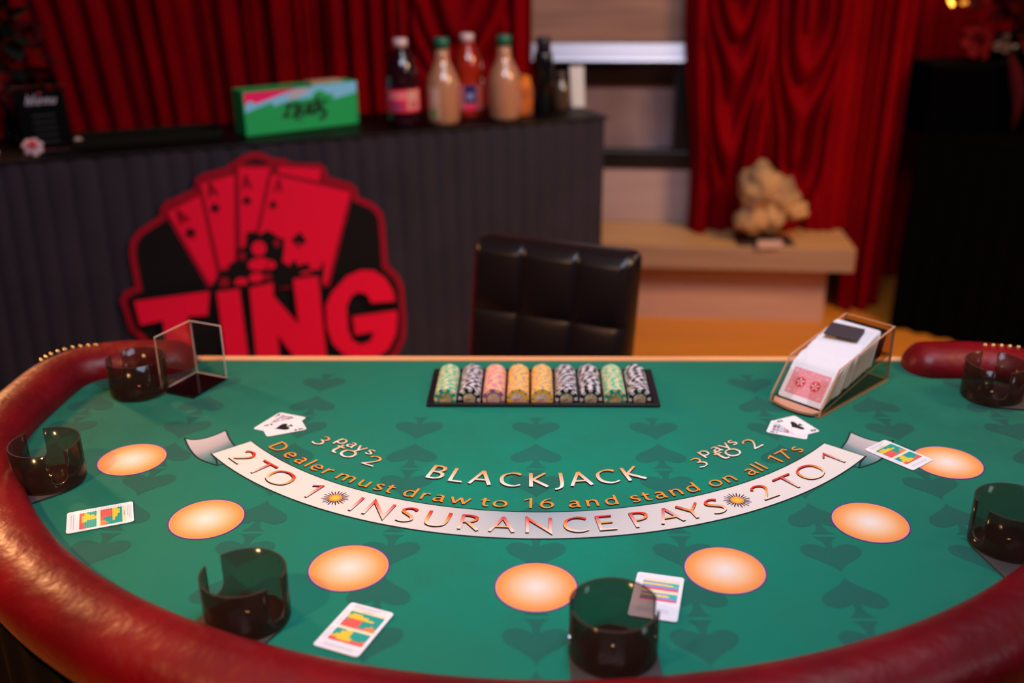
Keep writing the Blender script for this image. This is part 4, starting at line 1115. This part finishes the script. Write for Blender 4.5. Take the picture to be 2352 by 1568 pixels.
bottle(-.340, .085, .0545, .272, (182, 122, 90), M_capg, lambda r, R: wrap_label(r, R, .035, .095, FR + .6, FR + 1.3, [], (186, 132, 120)), 'tan juice bottle with green cap, right of the orange-red bottle', pf=TAN, cap_r=.0245)
# orange carton
r = empty('orange_carton', BW(-.243, .15, BH), BA + .1, 'small orange drink carton between tan bottle and black bottle', 'carton')
b = MB(); b.box(-.024, .024, -.02, .02, 0, .095, mat('orange_pack', (206, 96, 24), 0.5, noise_amt=.3, noise_scale=30)); b.build('carton_body', r, bevel=.003)
b = MB(); b.prism([(-.024, .0952), (.024, .0952), (.016, .128), (-.010, .136)], -.012, .012, mat('orange_pack_top', (222, 118, 34), 0.5), fn=lambda x, y, z: (x, z, y)); b.build('carton_top', r, fix=True)
# black bottle
r = empty('black_bottle', BW(-.165, .165, BH), BA, 'tall black bottle at the right end of the bar bottles', 'bottle')
b = MB(); b.lathe([(.031, 0), (.034, .004), (.034, .17), (.031, .195), (.027, .205)], mat('black_glass', (10, 12, 14), 0.15, coat=.6), 28); b.build('bottle_body', r)
b = MB(); b.lathe([(.024, .2055), (.025, .24), (.023, .252)], mat('black_cap', (34, 32, 44), 0.4), 24); b.build('bottle_cap', r)
# small glass bottle
r = empty('small_bottle', BW(-.082, .20, BH), BA, 'small reddish glass bottle right of the black bottle', 'bottle')
b = MB(); b.lathe([(.027, 0), (.030, .005), (.030, .06), (.024, .085), (.014, .10), (.012, .115)], mat('red_brown_glass', (84, 40, 36), 0.15, coat=.5, c2=(76, 66, 40), noise_scale=40), 24); b.build('bottle_body', r)
b = MB(); b.lathe([(.014, .1153), (.014, .128)], mat('grey_cap', (96, 84, 80), 0.4), 16); b.build('bottle_cap', r)
# white folded card
q = MB(); q.prism([(-.024, 0), (.020, 0), (.014, .142), (-.036, .142)], -.0015, .0015, mat('white_paper', (222, 214, 210), 0.6), fn=lambda x, y, z: (x, z, y)); o = q.build('paper_card', None, fix=True)
o.location = BW(.0, .225, BH); o.rotation_euler = (0, 0, BA - .30); tag(o, 'white upright paper card leaning at the right end of the bar', 'paper card')
# drinks box
bx = empty('drinks_box', BW(-1.185, .103, BH), BA + math.radians(15.0), 'green, pink and light-blue cardboard drinks box lying on the bar', 'box')
M_bg = mat('box_green', (2, 168, 84), 0.6)
b = MB(); b.box(0, .392, 0, .085, 0, .138, M_bg); b.build('carton_body', bx, bevel=.003)
b = MB()
def bp(pts, c, dz): b.face([b.vert((x * .392, -.0008 - dz, z * .138), lin(c)) for x, z in pts], M_ink_card)
bp([(.01, .52), (.10, .60), (.24, .70), (.25, .60), (.30, .64), (.44, .72), (.50, .70), (.58, .72), (.62, .86), (.68, .86), (.72, .76), (.76, .78), (.78, .64), (.99, .74), (.99, .985), (.01, .985)], (132, 204, 238), 0)
bp([(.01, .70), (.06, .78), (.10, .70), (.45, .94), (.46, .985), (.01, .985)], (248, 0, 104), .0003)
bp([(.36, .73), (.46, .76), (.58, .90), (.52, .94), (.42, .90)], (206, 176, 184), .0003)
bp([(.01, .955), (.6, .955), (.6, .995), (.01, .995)], (60, 110, 50), .0005)
b.build('box_print', bx)
b = MB()
x = .72
for ch in 'Spritz':   # brand-style script printed upside down on the front
    ch = {'S': 'S'}.get(ch, ch); wd, st = GL[ch]; cap = .056
    for kk, pts in st:
        Lf, Rt, cl = stroke_ribbon(kk, pts, cap * .9, cap, cap * .26)
        A = [(b.vert((x * .392 - p.x - .15 * p.y, -.0022, .066 - p.y + .02), lin((8, 60, 28))), b.vert((x * .392 - r_.x - .15 * r_.y, -.0022, .066 - r_.y + .02), lin((8, 60, 28)))) for p, r_ in zip(Lf, Rt)]
        if cl: A.append(A[0])
        for (l0, r0), (l1, r1) in zip(A, A[1:]): b.face((l0, l1, r1, r0), M_ink_card)
    x -= (wd * cap * .9 + .006) / .392
b.build('box_lettering', bx)
b = MB(); b.box(.24, .35, .02, .07, .1385, .144, mat('tan_tab', (214, 150, 120), 0.6)); b.build('box_tab', bx)
# menu stand
ms = empty('menu_stand', BW(-1.742, .10, BH), BA + .12, 'small acrylic menu stand with black card and white script heading', 'menu stand')
tl = .16
def mtilt(x, y, z): return (x, y + z * tl, z)
b = MB(); b.prism([(-.073, .004), (.073, .004), (.073, .182), (-.073, .182)], 0, .004, M_clear, side=M_clear_edge, fn=lambda x, z, y: mtilt(x, y, z)); b.build('acrylic_frame', ms, fix=True)
b = MB(); b.prism([(-.064, .012), (.064, .012), (.064, .170), (-.064, .170)], -.0016, -.0004, mat('black_insert', (10, 9, 9), 0.9, spec=.05), fn=lambda x, z, y: mtilt(x, y, z)); b.build('menu_card', ms, fix=True)
b = MB(); b.box(-.073, .073, -.02, .06, 0, .0035, M_clear); b.build('stand_foot', ms)
b = MB(); x = -.042
for ch in 'Menu':
    wd, st = GL[ch]; cap = .024
    for kk, pts in st:
        Lf, Rt, cl = stroke_ribbon(kk, pts, cap * 1.05, cap, cap * .2)
        A = [tuple(b.vert(mtilt(x + p.x + .25 * p.y, -.003, .132 + p.y), lin((176, 160, 168))) for p in pr) for pr in zip(Lf, Rt)]
        if cl: A.append(A[0])
        for (l0, r0), (l1, r1) in zip(A, A[1:]): b.face((l0, r0, r1, l1), M_ink_card)
    x += wd * cap * 1.05 + .006
b.poly([mtilt(xx, -.003, zz) for xx, zz in ((-.006, .158), (.004, .158), (.004, .165), (-.006, .165))], M_ink_card, lin((150, 10, 30)))
for k in range(5): b.poly([mtilt(xx, -.003, zz) for xx, zz in ((-.03, .10 - .018 * k), (.03, .10 - .018 * k), (.03, .103 - .018 * k), (-.03, .103 - .018 * k))], M_ink_card, lin((40, 32, 26)))
b.build('menu_lettering', ms)
# round red and white cup/candle in front of the stand, little glass and ball ornaments
def petal_rose(name, loc, R, m_, rx=0, ry=0, lab=None, cat='rose', group=None, parent=None, seed=0):
    b = MB(); rnd_ = random.Random(seed)
    for ringi, (cnt, rad, h, op) in enumerate(((3, .30, .75, .05), (5, .52, .70, .22), (6, .80, .58, .5), (7, 1.0, .42, .85))):
        for k in range(cnt):
            a0 = 2 * PI * k / cnt + ringi * .7 + rnd_.uniform(-.15, .15); wdt = 2 * PI / cnt * .75
            def fn(u, v, a0=a0, wdt=wdt, rad=rad, h=h, op=op):
                a = a0 + (u - .5) * wdt * 1.4 * (0.35 + .65 * math.sin(PI * min(1, v * .8 + .15)))
                rr = R * rad * (.25 + .75 * v ** .7) * (1 + op * .25 * v * v)
                z = R * (h * 1.3 * math.sin(v * PI * .5) - op * .55 * v * v * v) - R * .15 - R * .10 * (2 * u - 1) ** 2 * v
                return (rr * math.cos(a), rr * math.sin(a), z)
            b.grid(fn, 5, 6, m_)
    o = b.build(name, parent); o.location = loc; o.rotation_euler = (rx, ry, rnd_.uniform(0, 6))
    if lab: tag(o, lab, cat, group)
    return o
M_rose = mat('dark_red_petals', (98, 0, 5), 0.75, spec=.15)
M_rosed = mat('deep_red_petals', (70, 2, 6), 0.75, spec=.1)
M_leaf = mat('dark_leaf', (12, 22, 12), 0.5)
pw = petal_rose('paper_rose', BW(-1.782, .05, BH + .026), .024, mat('white_red_petals', (214, 168, 172), 0.5), lab='small white and red flower ornament in front of the menu stand', cat='ornament', rx=.9, seed=3)
b = MB(); b.lathe([(.001, .012), (.009, .009), (.011, .002), (.009, -.004), (.001, -.006)], mat('red_center', (220, 20, 50), .5), 14); o = b.build('flower_centre', pw); o.location = (0, 0, .012)
b = MB(); b.lathe([(.0155 * math.sin(PI * k / 12) + 1e-5, -.0155 * math.cos(PI * k / 12)) for k in range(13)], mat('cream_ball', (206, 168, 150), 0.35), 20); o = b.build('ball_ornament'); o.location = BW(-1.665, .13, BH + .0155); tag(o, 'small cream ball ornament right of the menu stand', 'ornament')
b = MB(); b.lathe([(.013 * math.sin(PI * k / 12) + 1e-5, -.013 * math.cos(PI * k / 12)) for k in range(13)], mat('pale_ball', (190, 170, 165), 0.2), 20); o = b.build('ball_ornament'); o.location = BW(-1.885, .07, BH + .013); tag(o, 'small pale ball ornament left of the menu stand', 'ornament')
b = MB(); b.lathe([(.018, 0), (.020, .01), (.020, .05), (.017, .051), (.016, .012), (.001, .010)], acrylic('clear_glass', (.8, .76, .76), .2), 20); o = b.build('votive_glass'); o.location = BW(-1.915, .18, BH); tag(o, 'small glass votive holder at the left end of the bar', 'votive')
# long dark tray
b = MB(); b.box(-.215, .215, -.075, .075, 0, .012, mat('dark_tray', (18, 15, 10), 0.8, spec=.1)); 
r = empty('serving_mat', BW(-1.47, .175, BH), BA + .02, 'long dark serving tray lying flat on the bar', 'tray')
b.build('tray_base', r, bevel=.003)
for (x0, x1, y0, y1) in ((-.215, .215, -.075, -.065), (-.215, .215, .065, .075), (-.215, -.205, -.0648, .0648), (.205, .215, -.0648, .0648)):
    b = MB(); b.box(x0, x1, y0, y1, .0121, .026, mat('tray_rim_wood', (26, 20, 11), 0.8, spec=.1)); b.build('tray_rim', r, bevel=.002)

def leaf(b, loc, L_, ang, el, m_):
    d = Vector((math.cos(ang) * math.cos(el), math.sin(ang) * math.cos(el), math.sin(el))); s_ = d.cross(Vector((0, 0, 1))).normalized()
    def fn(u, v): 
        wdt = L_ * .28 * math.sin(PI * v) ** .8; return Vector(loc) + d * L_ * v + s_ * wdt * (2 * u - 1) + Vector((0, 0, -L_ * .25 * v * v))
    b.grid(fn, 2, 6, m_)
# floral arrangement at the left end of the bar
fa = empty('flower_vase', BW(-1.83, .27, BH), BA, 'black vase with dark foliage at the left end of the bar', 'vase')
b = MB(); b.lathe([(.045, 0), (.05, .01), (.035, .05), (.03, .10), (.045, .16)], mat('black_vase', (14, 10, 12), .2, coat=.4), 24); b.build('vase_body', fa)
b = MB(); rnd = random.Random(8)
for k in range(60): 
    a = rnd.uniform(0, 2 * PI); rr_ = rnd.uniform(0, .10)
    leaf(b, (rr_ * math.cos(a), rr_ * math.sin(a), rnd.uniform(.15, .38)), rnd.uniform(.05, .10), a, rnd.uniform(-.5, .9), M_leaf)
b.build('foliage', fa)
for k, (ds, dd, dz, R) in enumerate(((.02, -.06, .27, .050), (.085, -.03, .19, .044), (-.06, -.07, .20, .05), (.075, .02, .315, .042), (-.05, .02, .35, .052), (.02, -.075, .145, .040))):
    petal_rose('red_rose', BW(-1.83 + ds, .27 + dd, BH + dz), R, M_rose if k % 2 == 0 else M_rosed, rx=.9, lab='dark red rose in the arrangement at the left end of the bar', group='roses at the left end of the bar', seed=k)

# ------------------------------------------------------------------ dealer's chair
M_chair = mat('black_leather', (22, 13, 15), 0.34, spec=0.5, coat=0.0, bump=0.08, bump_scale=90)
CT = Vector((-.118, 2.335, 0)); cang = math.radians(-25.5)
chair = empty('dealer_chair', (CT.x, CT.y, 0), cang, 'black quilted leather chair behind the dealer side of the table', 'chair')
CWD, CHT = .420, .412
cols3, rows3 = 3, 2.5
def quilt(u, v):   # 0 at seams, 1 at pad centres
    a = abs(math.sin(PI * u * 3)); c_ = abs(math.sin(PI * (1 - v) * CHT / .168))
    return (min(a, 1) ** .28) * (min(c_, 1) ** .28)
b = MB()
def cb_f(u, v):
    x = CWD * u; z = .435 + CHT * v
    ex = min(u, 1 - u) * CWD; ez = (1 - v) * CHT
    rnd_c = 0
    er = .028
    dx = max(0, er - ex) / er; dz = max(0, er - ez) / er
    e = min(1, math.sqrt(dx * dx + dz * dz)); bulge = .030 * math.sqrt(max(0, 1 - e * e))
    seam = quilt(u, v)
    y = -bulge - .017 * seam * (1 - e) + .010
    # round the upper corners
    cr = .035
    if ex < cr and ez < cr:
        px_, pz_ = cr - ex, cr - ez; dd = math.hypot(px_, pz_)
        if dd > cr: 
            k = cr / dd; x = (cr - px_ * k) if u < .5 else CWD - (cr - px_ * k); z = .435 + CHT - (cr - pz_ * k)
    lean = (z - .435) * .17
    return (x, y + lean, z)
NU, NV = 96, 90
front = b.grid(cb_f, NU, NV, M_chair)
def cb_b(u, v):
    p = cb_f(u, v); z = p[2]; ex = min(u, 1 - u) * CWD; ez = (1 - v) * CHT
    e = min(1, math.sqrt(max(0, .02 - ex) ** 2 + max(0, .02 - ez) ** 2) / .02)
    return (p[0], .034 + .016 * math.sqrt(max(0, 1 - e * e)) + (z - .435) * .17, z)
back = b.grid(cb_b, NU, NV, M_chair)
def rim(idsA, idsB):
    for a0, a1, c0, c1 in zip(idsA, idsA[1:], idsB, idsB[1:]): b.face((a0, a1, c1, c0), M_chair, True)
rim([front[i][NV] for i in range(NU + 1)], [back[i][NV] for i in range(NU + 1)]); rim([front[i][0] for i in range(NU + 1)], [back[i][0] for i in range(NU + 1)])
rim(front[0], back[0]); rim(front[NU], back[NU])
o = b.build('backrest', chair, fix=True); o['label'] = 'quilted black leather backrest'
b = MB(); b.prism(rrect(.43, .40, .04, 5, .22, -.215), .40, .475, M_chair); b.build('seat', chair, fix=True, bevel=.015)
for (x, y) in ((.05, -.05), (.39, -.05), (.05, -.38), (.39, -.38)):
    b = MB(); b.box(x - .018, x + .018, y - .018, y + .018, 0, .399, M_black); b.build('leg', chair)

# ------------------------------------------------------------------ fireplace and hearth
FA = math.radians(-6.0)
fp_loc = Vector((1.378, 3.862, 0))
M_hearth = wood_mat('hearth_top_wood', (196, 140, 82), (222, 170, 118), (1.2, 10, 10), .35, 1.5)
M_slabf = wood_mat('hearth_stone', (140, 104, 80), (160, 124, 100), (1.2, 6, 14), .6, 1.5)
M_base = wood_mat('hearth_base_stone', (172, 126, 108), (196, 150, 130), (1, 6, 16), .6, 1.3)
M_panel = wood_mat('grey_panel', (176, 146, 142), (190, 160, 156), (1, 5, 8), .4, 1.2)
M_hood = wood_mat('brown_hood_wood', (132, 98, 84), (170, 126, 108), (1.0, 6, 12), .5, 1.6)
hearth = empty('hearth', fp_loc, FA, 'low hearth with thick overhanging slab to the right of the bar', 'hearth')
b = MB(); P = MB()
q = MB()
V = []
q.box(-1.12, 0, 0, .365, .262, .36, M_slabf)
q.mi[1] = q.m(M_hearth)
q.build('slab', hearth, bevel=.004)
q = MB(); q.box(-1.12, -.075, .13, .365, 0, .2618, M_base); q.build('base', hearth)
fire = empty('fireplace', fp_loc, FA, 'modern fireplace with brown panel hood, metal strip and dark firebox', 'fireplace')
q = MB(); q.box(-2.2, -.50, .366, .46, .361, .598, M_panel); o = q.build('lower_panel', fire); o['label'] = 'pinkish grey panel under the firebox'
M_bm = mat('black_metal', (20, 18, 20), .35)
q = MB(); q.box(-2.2, -.50, .352, .46, .599, .672, M_bm); q.build('black_ledge', fire, bevel=.003)
M_glassd = mat('dark_glass', (34, 20, 16), .10, spec=.8)
M_fb = mat('firebox_back', (160, 134, 138), .35, c2=(132, 104, 102), noise_scale=3)  # mauve tones stand in for reflections in the steel lining
q = MB(); q.box(-2.2, -.50, .44, .46, .673, 1.048, M_fb); o = q.build('firebox_back', fire); 
q = MB(); q.box(-1.35, -.73, .405, .41, .945, 1.03, M_glassd); o = q.build('firebox_glass', fire); o['label'] = 'dark glass strip at top of the firebox'
q = MB(); q.box(-.725, -.50, .360, .439, .673, 1.0305, M_bm); q.build('firebox_frame', fire)
q = MB(); q.box(-2.2, -.50, .366, .439, 1.031, 1.0478, M_bm); q.build('firebox_top_bar', fire)
M_strip = mat('brushed_metal_strip', (206, 194, 200), .36, metal=.9)
q = MB(); q.prism([(.330, 1.0490), (.46, 1.0490), (.46, 1.118), (.344, 1.118), (.332, 1.056)], -2.2, -.50, M_strip, fn=lambda x, y, z: (z, x, y)); o = q.build('metal_strip', fire, fix=True); o['label'] = 'bright brushed metal strip'
q = MB(); q.box(-2.2, -.50, .340, .46, 1.119, 2.88, M_hood); o = q.build('hood_panel', fire); o['label'] = 'brown wood-grain hood panel'

# stone sculpture on the hearth
M_rock = mat('beige_rock', (196, 148, 98), .85, c2=(128, 98, 74), noise_scale=11, bump=.8, bump_scale=40)
rk = empty('rock_sculpture', (1.036, 3.965, .3605), 0.0, 'rough beige rock sculpture on a small clear block on the hearth', 'sculpture')
me = bpy.data.meshes.new('rock'); bm = bmesh.new()
def blob(c, r, seed, sx=1, sz=1):
    n0 = len(bm.verts); bmesh.ops.create_icosphere(bm, subdivisions=4, radius=1.0); bm.verts.ensure_lookup_table()
    for v in bm.verts[n0:]:
        p = v.co.normalized(); k = 1 + .30 * noise.noise(p * 1.7 + Vector((seed, 0, 0))) + .12 * noise.noise(p * 4.5 + Vector((0, seed, 0)))
        v.co = Vector((c[0] + p.x * r * k * sx, c[1] + p.y * r * k * .8, c[2] + p.z * r * k * sz))
blob((-.035, 0, .215), .092, 1, 1.0, 1.0); blob((.03, 0, .185), .082, 2.3, 1.05, .9); blob((-.065, 0, .085), .062, 4, 1.05, 1.0); blob((.02, 0, .10), .06, 5, .9, 1.15); blob((.115, 0, .115), .042, 6, 1.2, .9); blob((.085, .0, .13), .05, 7, 1, .8)
bm.to_mesh(me); bm.free(); me.materials.append(M_rock)
for p in me.polygons: p.use_smooth = True
o = bpy.data.objects.new('rock', me); COL.objects.link(o); o.parent = rk; o.location = (0, 0, .018)
b = MB(); b.box(-.115, .11, -.05, .07, 0, .014, mat('dark_base', (46, 26, 22), .4)); b.build('dark_base', rk, bevel=.003)
b = MB(); b.box(-.05, .05, -.085, -.052, 0, .03, mat('lucite_block', (196, 160, 150), .15, coat=.6)); b.build('front_block', rk, bevel=.003)

# ------------------------------------------------------------------ curtains
M_velvet = mat('red_velvet', (136, 0, 10), 0.8, spec=.04, noise_amt=.12, noise_scale=5)
def foldf(x, p, seed):
    t = x / p + .75 * noise.noise(Vector((x * 2.3, seed, 0))) * 2
    s_ = abs(math.sin(PI * t)); return s_ ** .7 * (0.7 + .75 * noise.noise(Vector((x * 7, seed + 3, 1)))) + .22 * abs(math.sin(PI * (x / p * 2.3 + seed)))
def curtain(name, x0, x1, y0, y1, z0, z1, p, A, seed, lab, shear=None, swags=(), edge=None, nx=420, nz=60):
    b = MB()
    def fn(u, v):
        x = x0 + (x1 - x0) * u; z = z0 + (z1 - z0) * v; yb_ = y0 + (y1 - y0) * u
        xs = x - (shear(x, z) if shear else 0)
        y = -A * foldf(xs, p, seed) * (1 + .15 * math.sin(z * 2 + x * 3))
        for (xc, hw, zb, zt, c_, per, am) in swags:
            wx = max(0.0, 1 - abs((x - xc) / hw) ** 3)
            if wx > 0:
                k = ((x - xc) / hw)
                zz = z - c_ * (abs(k) ** 1.7)          # U lines
                wz = max(0, min(1, (z - zb + .08) / .15)) * max(0, min(1, (zt - z) / .2))
                w_ = wx ** .6 * wz
                ph = zz / per + .8 * noise.noise(Vector((x * 4, z * 3, seed)))
                ys = -am * (abs(math.sin(PI * ph)) ** .8) - .015 * wx
                y = y * (1 - w_) + ys * w_
        if edge: x += edge(z) * max(0, 1 - abs(x - x0) / .12)
        return (x, yb_ + y, z)
    b.grid(fn, nx, nz, M_velvet)
    o = b.build(name); return tag(o, lab, 'curtain', 'red velvet curtains')
def shl(x, z): return -.16 * max(0.0, (-x - .9)) * (z - 1.0)
curtain('curtain', -3.3, -.44, 3.95, 4.20, 0.01, 2.85, .085, .10, 1, 'dark red velvet curtain hanging straight behind the left of the bar', shear=shl, nx=900, nz=24)
curtain('curtain', -.425, .088, 4.17, 4.19, 0.01, 2.85, .10, .09, 5, 'dark red swagged curtain behind the bottles, left of the fireplace', swags=[(-.19, .20, 1.02, 1.75, .30, .17, .08)], nx=240, nz=140)
curtain('curtain', .722, 1.425, 4.215, 4.19, 0.362, 2.85, .105, .10, 9, 'dark red curtain with draped swags standing on the hearth', swags=[(.90, .125, .55, 2.2, .62, .27, .095), (1.18, .14, .50, 2.2, .72, .31, .095)],
        edge=lambda z: (.035 - .055 * max(0, z - .4) + .012 * math.sin((z - .4) * 6)) if z < 1.6 else -.03, nx=300, nz=200)
curtain('curtain', 1.428, 1.61, 4.20, 4.22, 0.01, 2.85, .09, .10, 13, 'dark red curtain falling to the floor right of the hearth', nx=160, nz=24)
curtain('curtain', 1.58, 3.3, 4.62, 4.66, 0.01, 2.85, .10, .05, 17, 'dark red curtain behind the black-draped table at right', nx=360, nz=24)

# ------------------------------------------------------------------ black draped table, case, flowers (right)
M_blk = mat('black_cloth', (2, 2, 2), .9, spec=.04, noise_amt=.2)
ta = math.atan2(-.16, .19)
bt = empty('draped_table', (1.592, 3.935, 0), ta, 'black cloth-draped side table at the right edge', 'side table')
b = MB()
def dr(u, v):
    per = [(0, 0), (1.25, 0), (1.25, .5), (0, .5), (0, 0)]
    L_ = [1.25, .5, 1.25, .5]; t = u * sum(L_); i = 0
    while i < 3 and t > L_[i]: t -= L_[i]; i += 1
    p = Vector(per[i]).lerp(Vector(per[i + 1]), t / L_[i]); d = (Vector(per[i + 1]) - Vector(per[i])).normalized(); nn = Vector((d.y, -d.x))
    f = .012 * math.sin(u * 2 * PI * 42) * (1 - v) ; p = p + nn * (f + .012 * (1 - v))
    return (p.x, p.y, .004 + .776 * v)
b.grid(dr, 336, 8, M_blk)
b.build('cloth_drape', bt)
b = MB(); b.box(-.005, 1.255, -.005, .505, .7805, .792, M_blk); b.build('table_top', bt, bevel=.004)
cs = empty('black_case', (1.625, 3.965, .7925), math.radians(4), 'tall black case standing on the black-draped table', 'case')
b = MB(); b.box(0, 1.0, 0, .22, .0005, .262, mat('case_black', (2, 1, 2), .95, spec=.02)); b.build('case_body', cs, bevel=.004)
b = MB(); b.box(-.003, 1.003, -.003, .223, .2625, .27, mat('case_lid', (4, 3, 4), .8, spec=.1)); b.build('case_lid', cs, bevel=.002)
CZ = 1.063
va = empty('flower_bowl', (1.96, 4.10, CZ), 0, 'dark bowl of foliage with glowing lights on top of the black case', 'flower bowl')
b = MB(); b.lathe([(.05, 0), (.10, .02), (.13, .07), (.12, .07), (.09, .025), (.001, .02)], mat('bowl_black', (12, 10, 10), .3), 28); b.build('bowl', va)
b = MB(); rnd = random.Random(21)
for k in range(110):
    a = rnd.uniform(0, 2 * PI); rr_ = rnd.uniform(0, .17)
    leaf(b, (rr_ * math.cos(a), rr_ * math.sin(a) * .7, rnd.uniform(.03, .34)), rnd.uniform(.05, .11), a, rnd.uniform(-.6, 1.0), M_leaf)
b.build('foliage', va)
for k, (x, y, z, R) in enumerate(((1.7866, 3.99, 1.144, .060), (1.8906, 3.98, 1.262, .072), (1.985, 3.98, 1.10, .056), (1.99, 4.03, 1.22, .06), (1.80, 4.03, 1.31, .055), (2.08, 4.02, 1.17, .05))):
    petal_rose('red_rose', (x, y, z), R, M_rose if k % 2 == 0 else M_rosed, rx=1.0, ry=-.1, lab='dark red rose in the arrangement on the black case at right', group='roses on the black case', seed=30 + k)
for (x, z) in ((1.852, 1.135), (1.878, 1.160), (1.886, 1.125)):
    petal_rose('pale_blossom', (x, 3.95, z), .020, mat('pale_petal', (110, 84, 80), .8), rx=1.0, lab='tiny pale blossom among the red roses on the black case', cat='blossom', group='pale blossoms on the black case', seed=int(x * 100))
M_glow = mat('warm_bulb', (255, 180, 80), .4, emit=(255, 170, 60), es=6)
M_glow2 = mat('dim_warm_bulb', (200, 130, 40), .4, emit=(220, 140, 40), es=1.4)
for (x, z, m_) in ((1.660, 1.292, M_glow), (1.669, 1.280, M_glow), (1.708, 1.283, M_glow2), (1.720, 1.286, M_glow2)):
    b = MB(); b.lathe([(.0075 * math.sin(PI * k / 8) + 1e-5, -.0075 * math.cos(PI * k / 8)) for k in range(9)], m_, 12); o = b.build('light_bulb', va); o.location = (x - 1.96, 3.99 - 4.10, z - CZ)
    b = MB(); b.tube([(x - 1.96, -.108, z - CZ + .004), ((x - 1.96) * .5, -.06, (z - CZ) * .9), (0, 0, .05)], .0012, M_black, 6); b.build('light_wire', va)
# hanging flower tail
b = MB(); b.tube([(1.900, 3.945, 1.10), (1.925, 3.93, 1.03), (1.945, 3.925, .96), (1.950, 3.922, .89), (1.945, 3.922, .82)], [.010, .026, .028, .015, .007], mat('amaranth_tail', (62, 6, 12), .9, spec=.1, bump=1.0, bump_scale=120), 14); o = b.build('hanging_flower_tail'); tag(o, 'dull red hanging flower tail draped over the black case', 'flower')
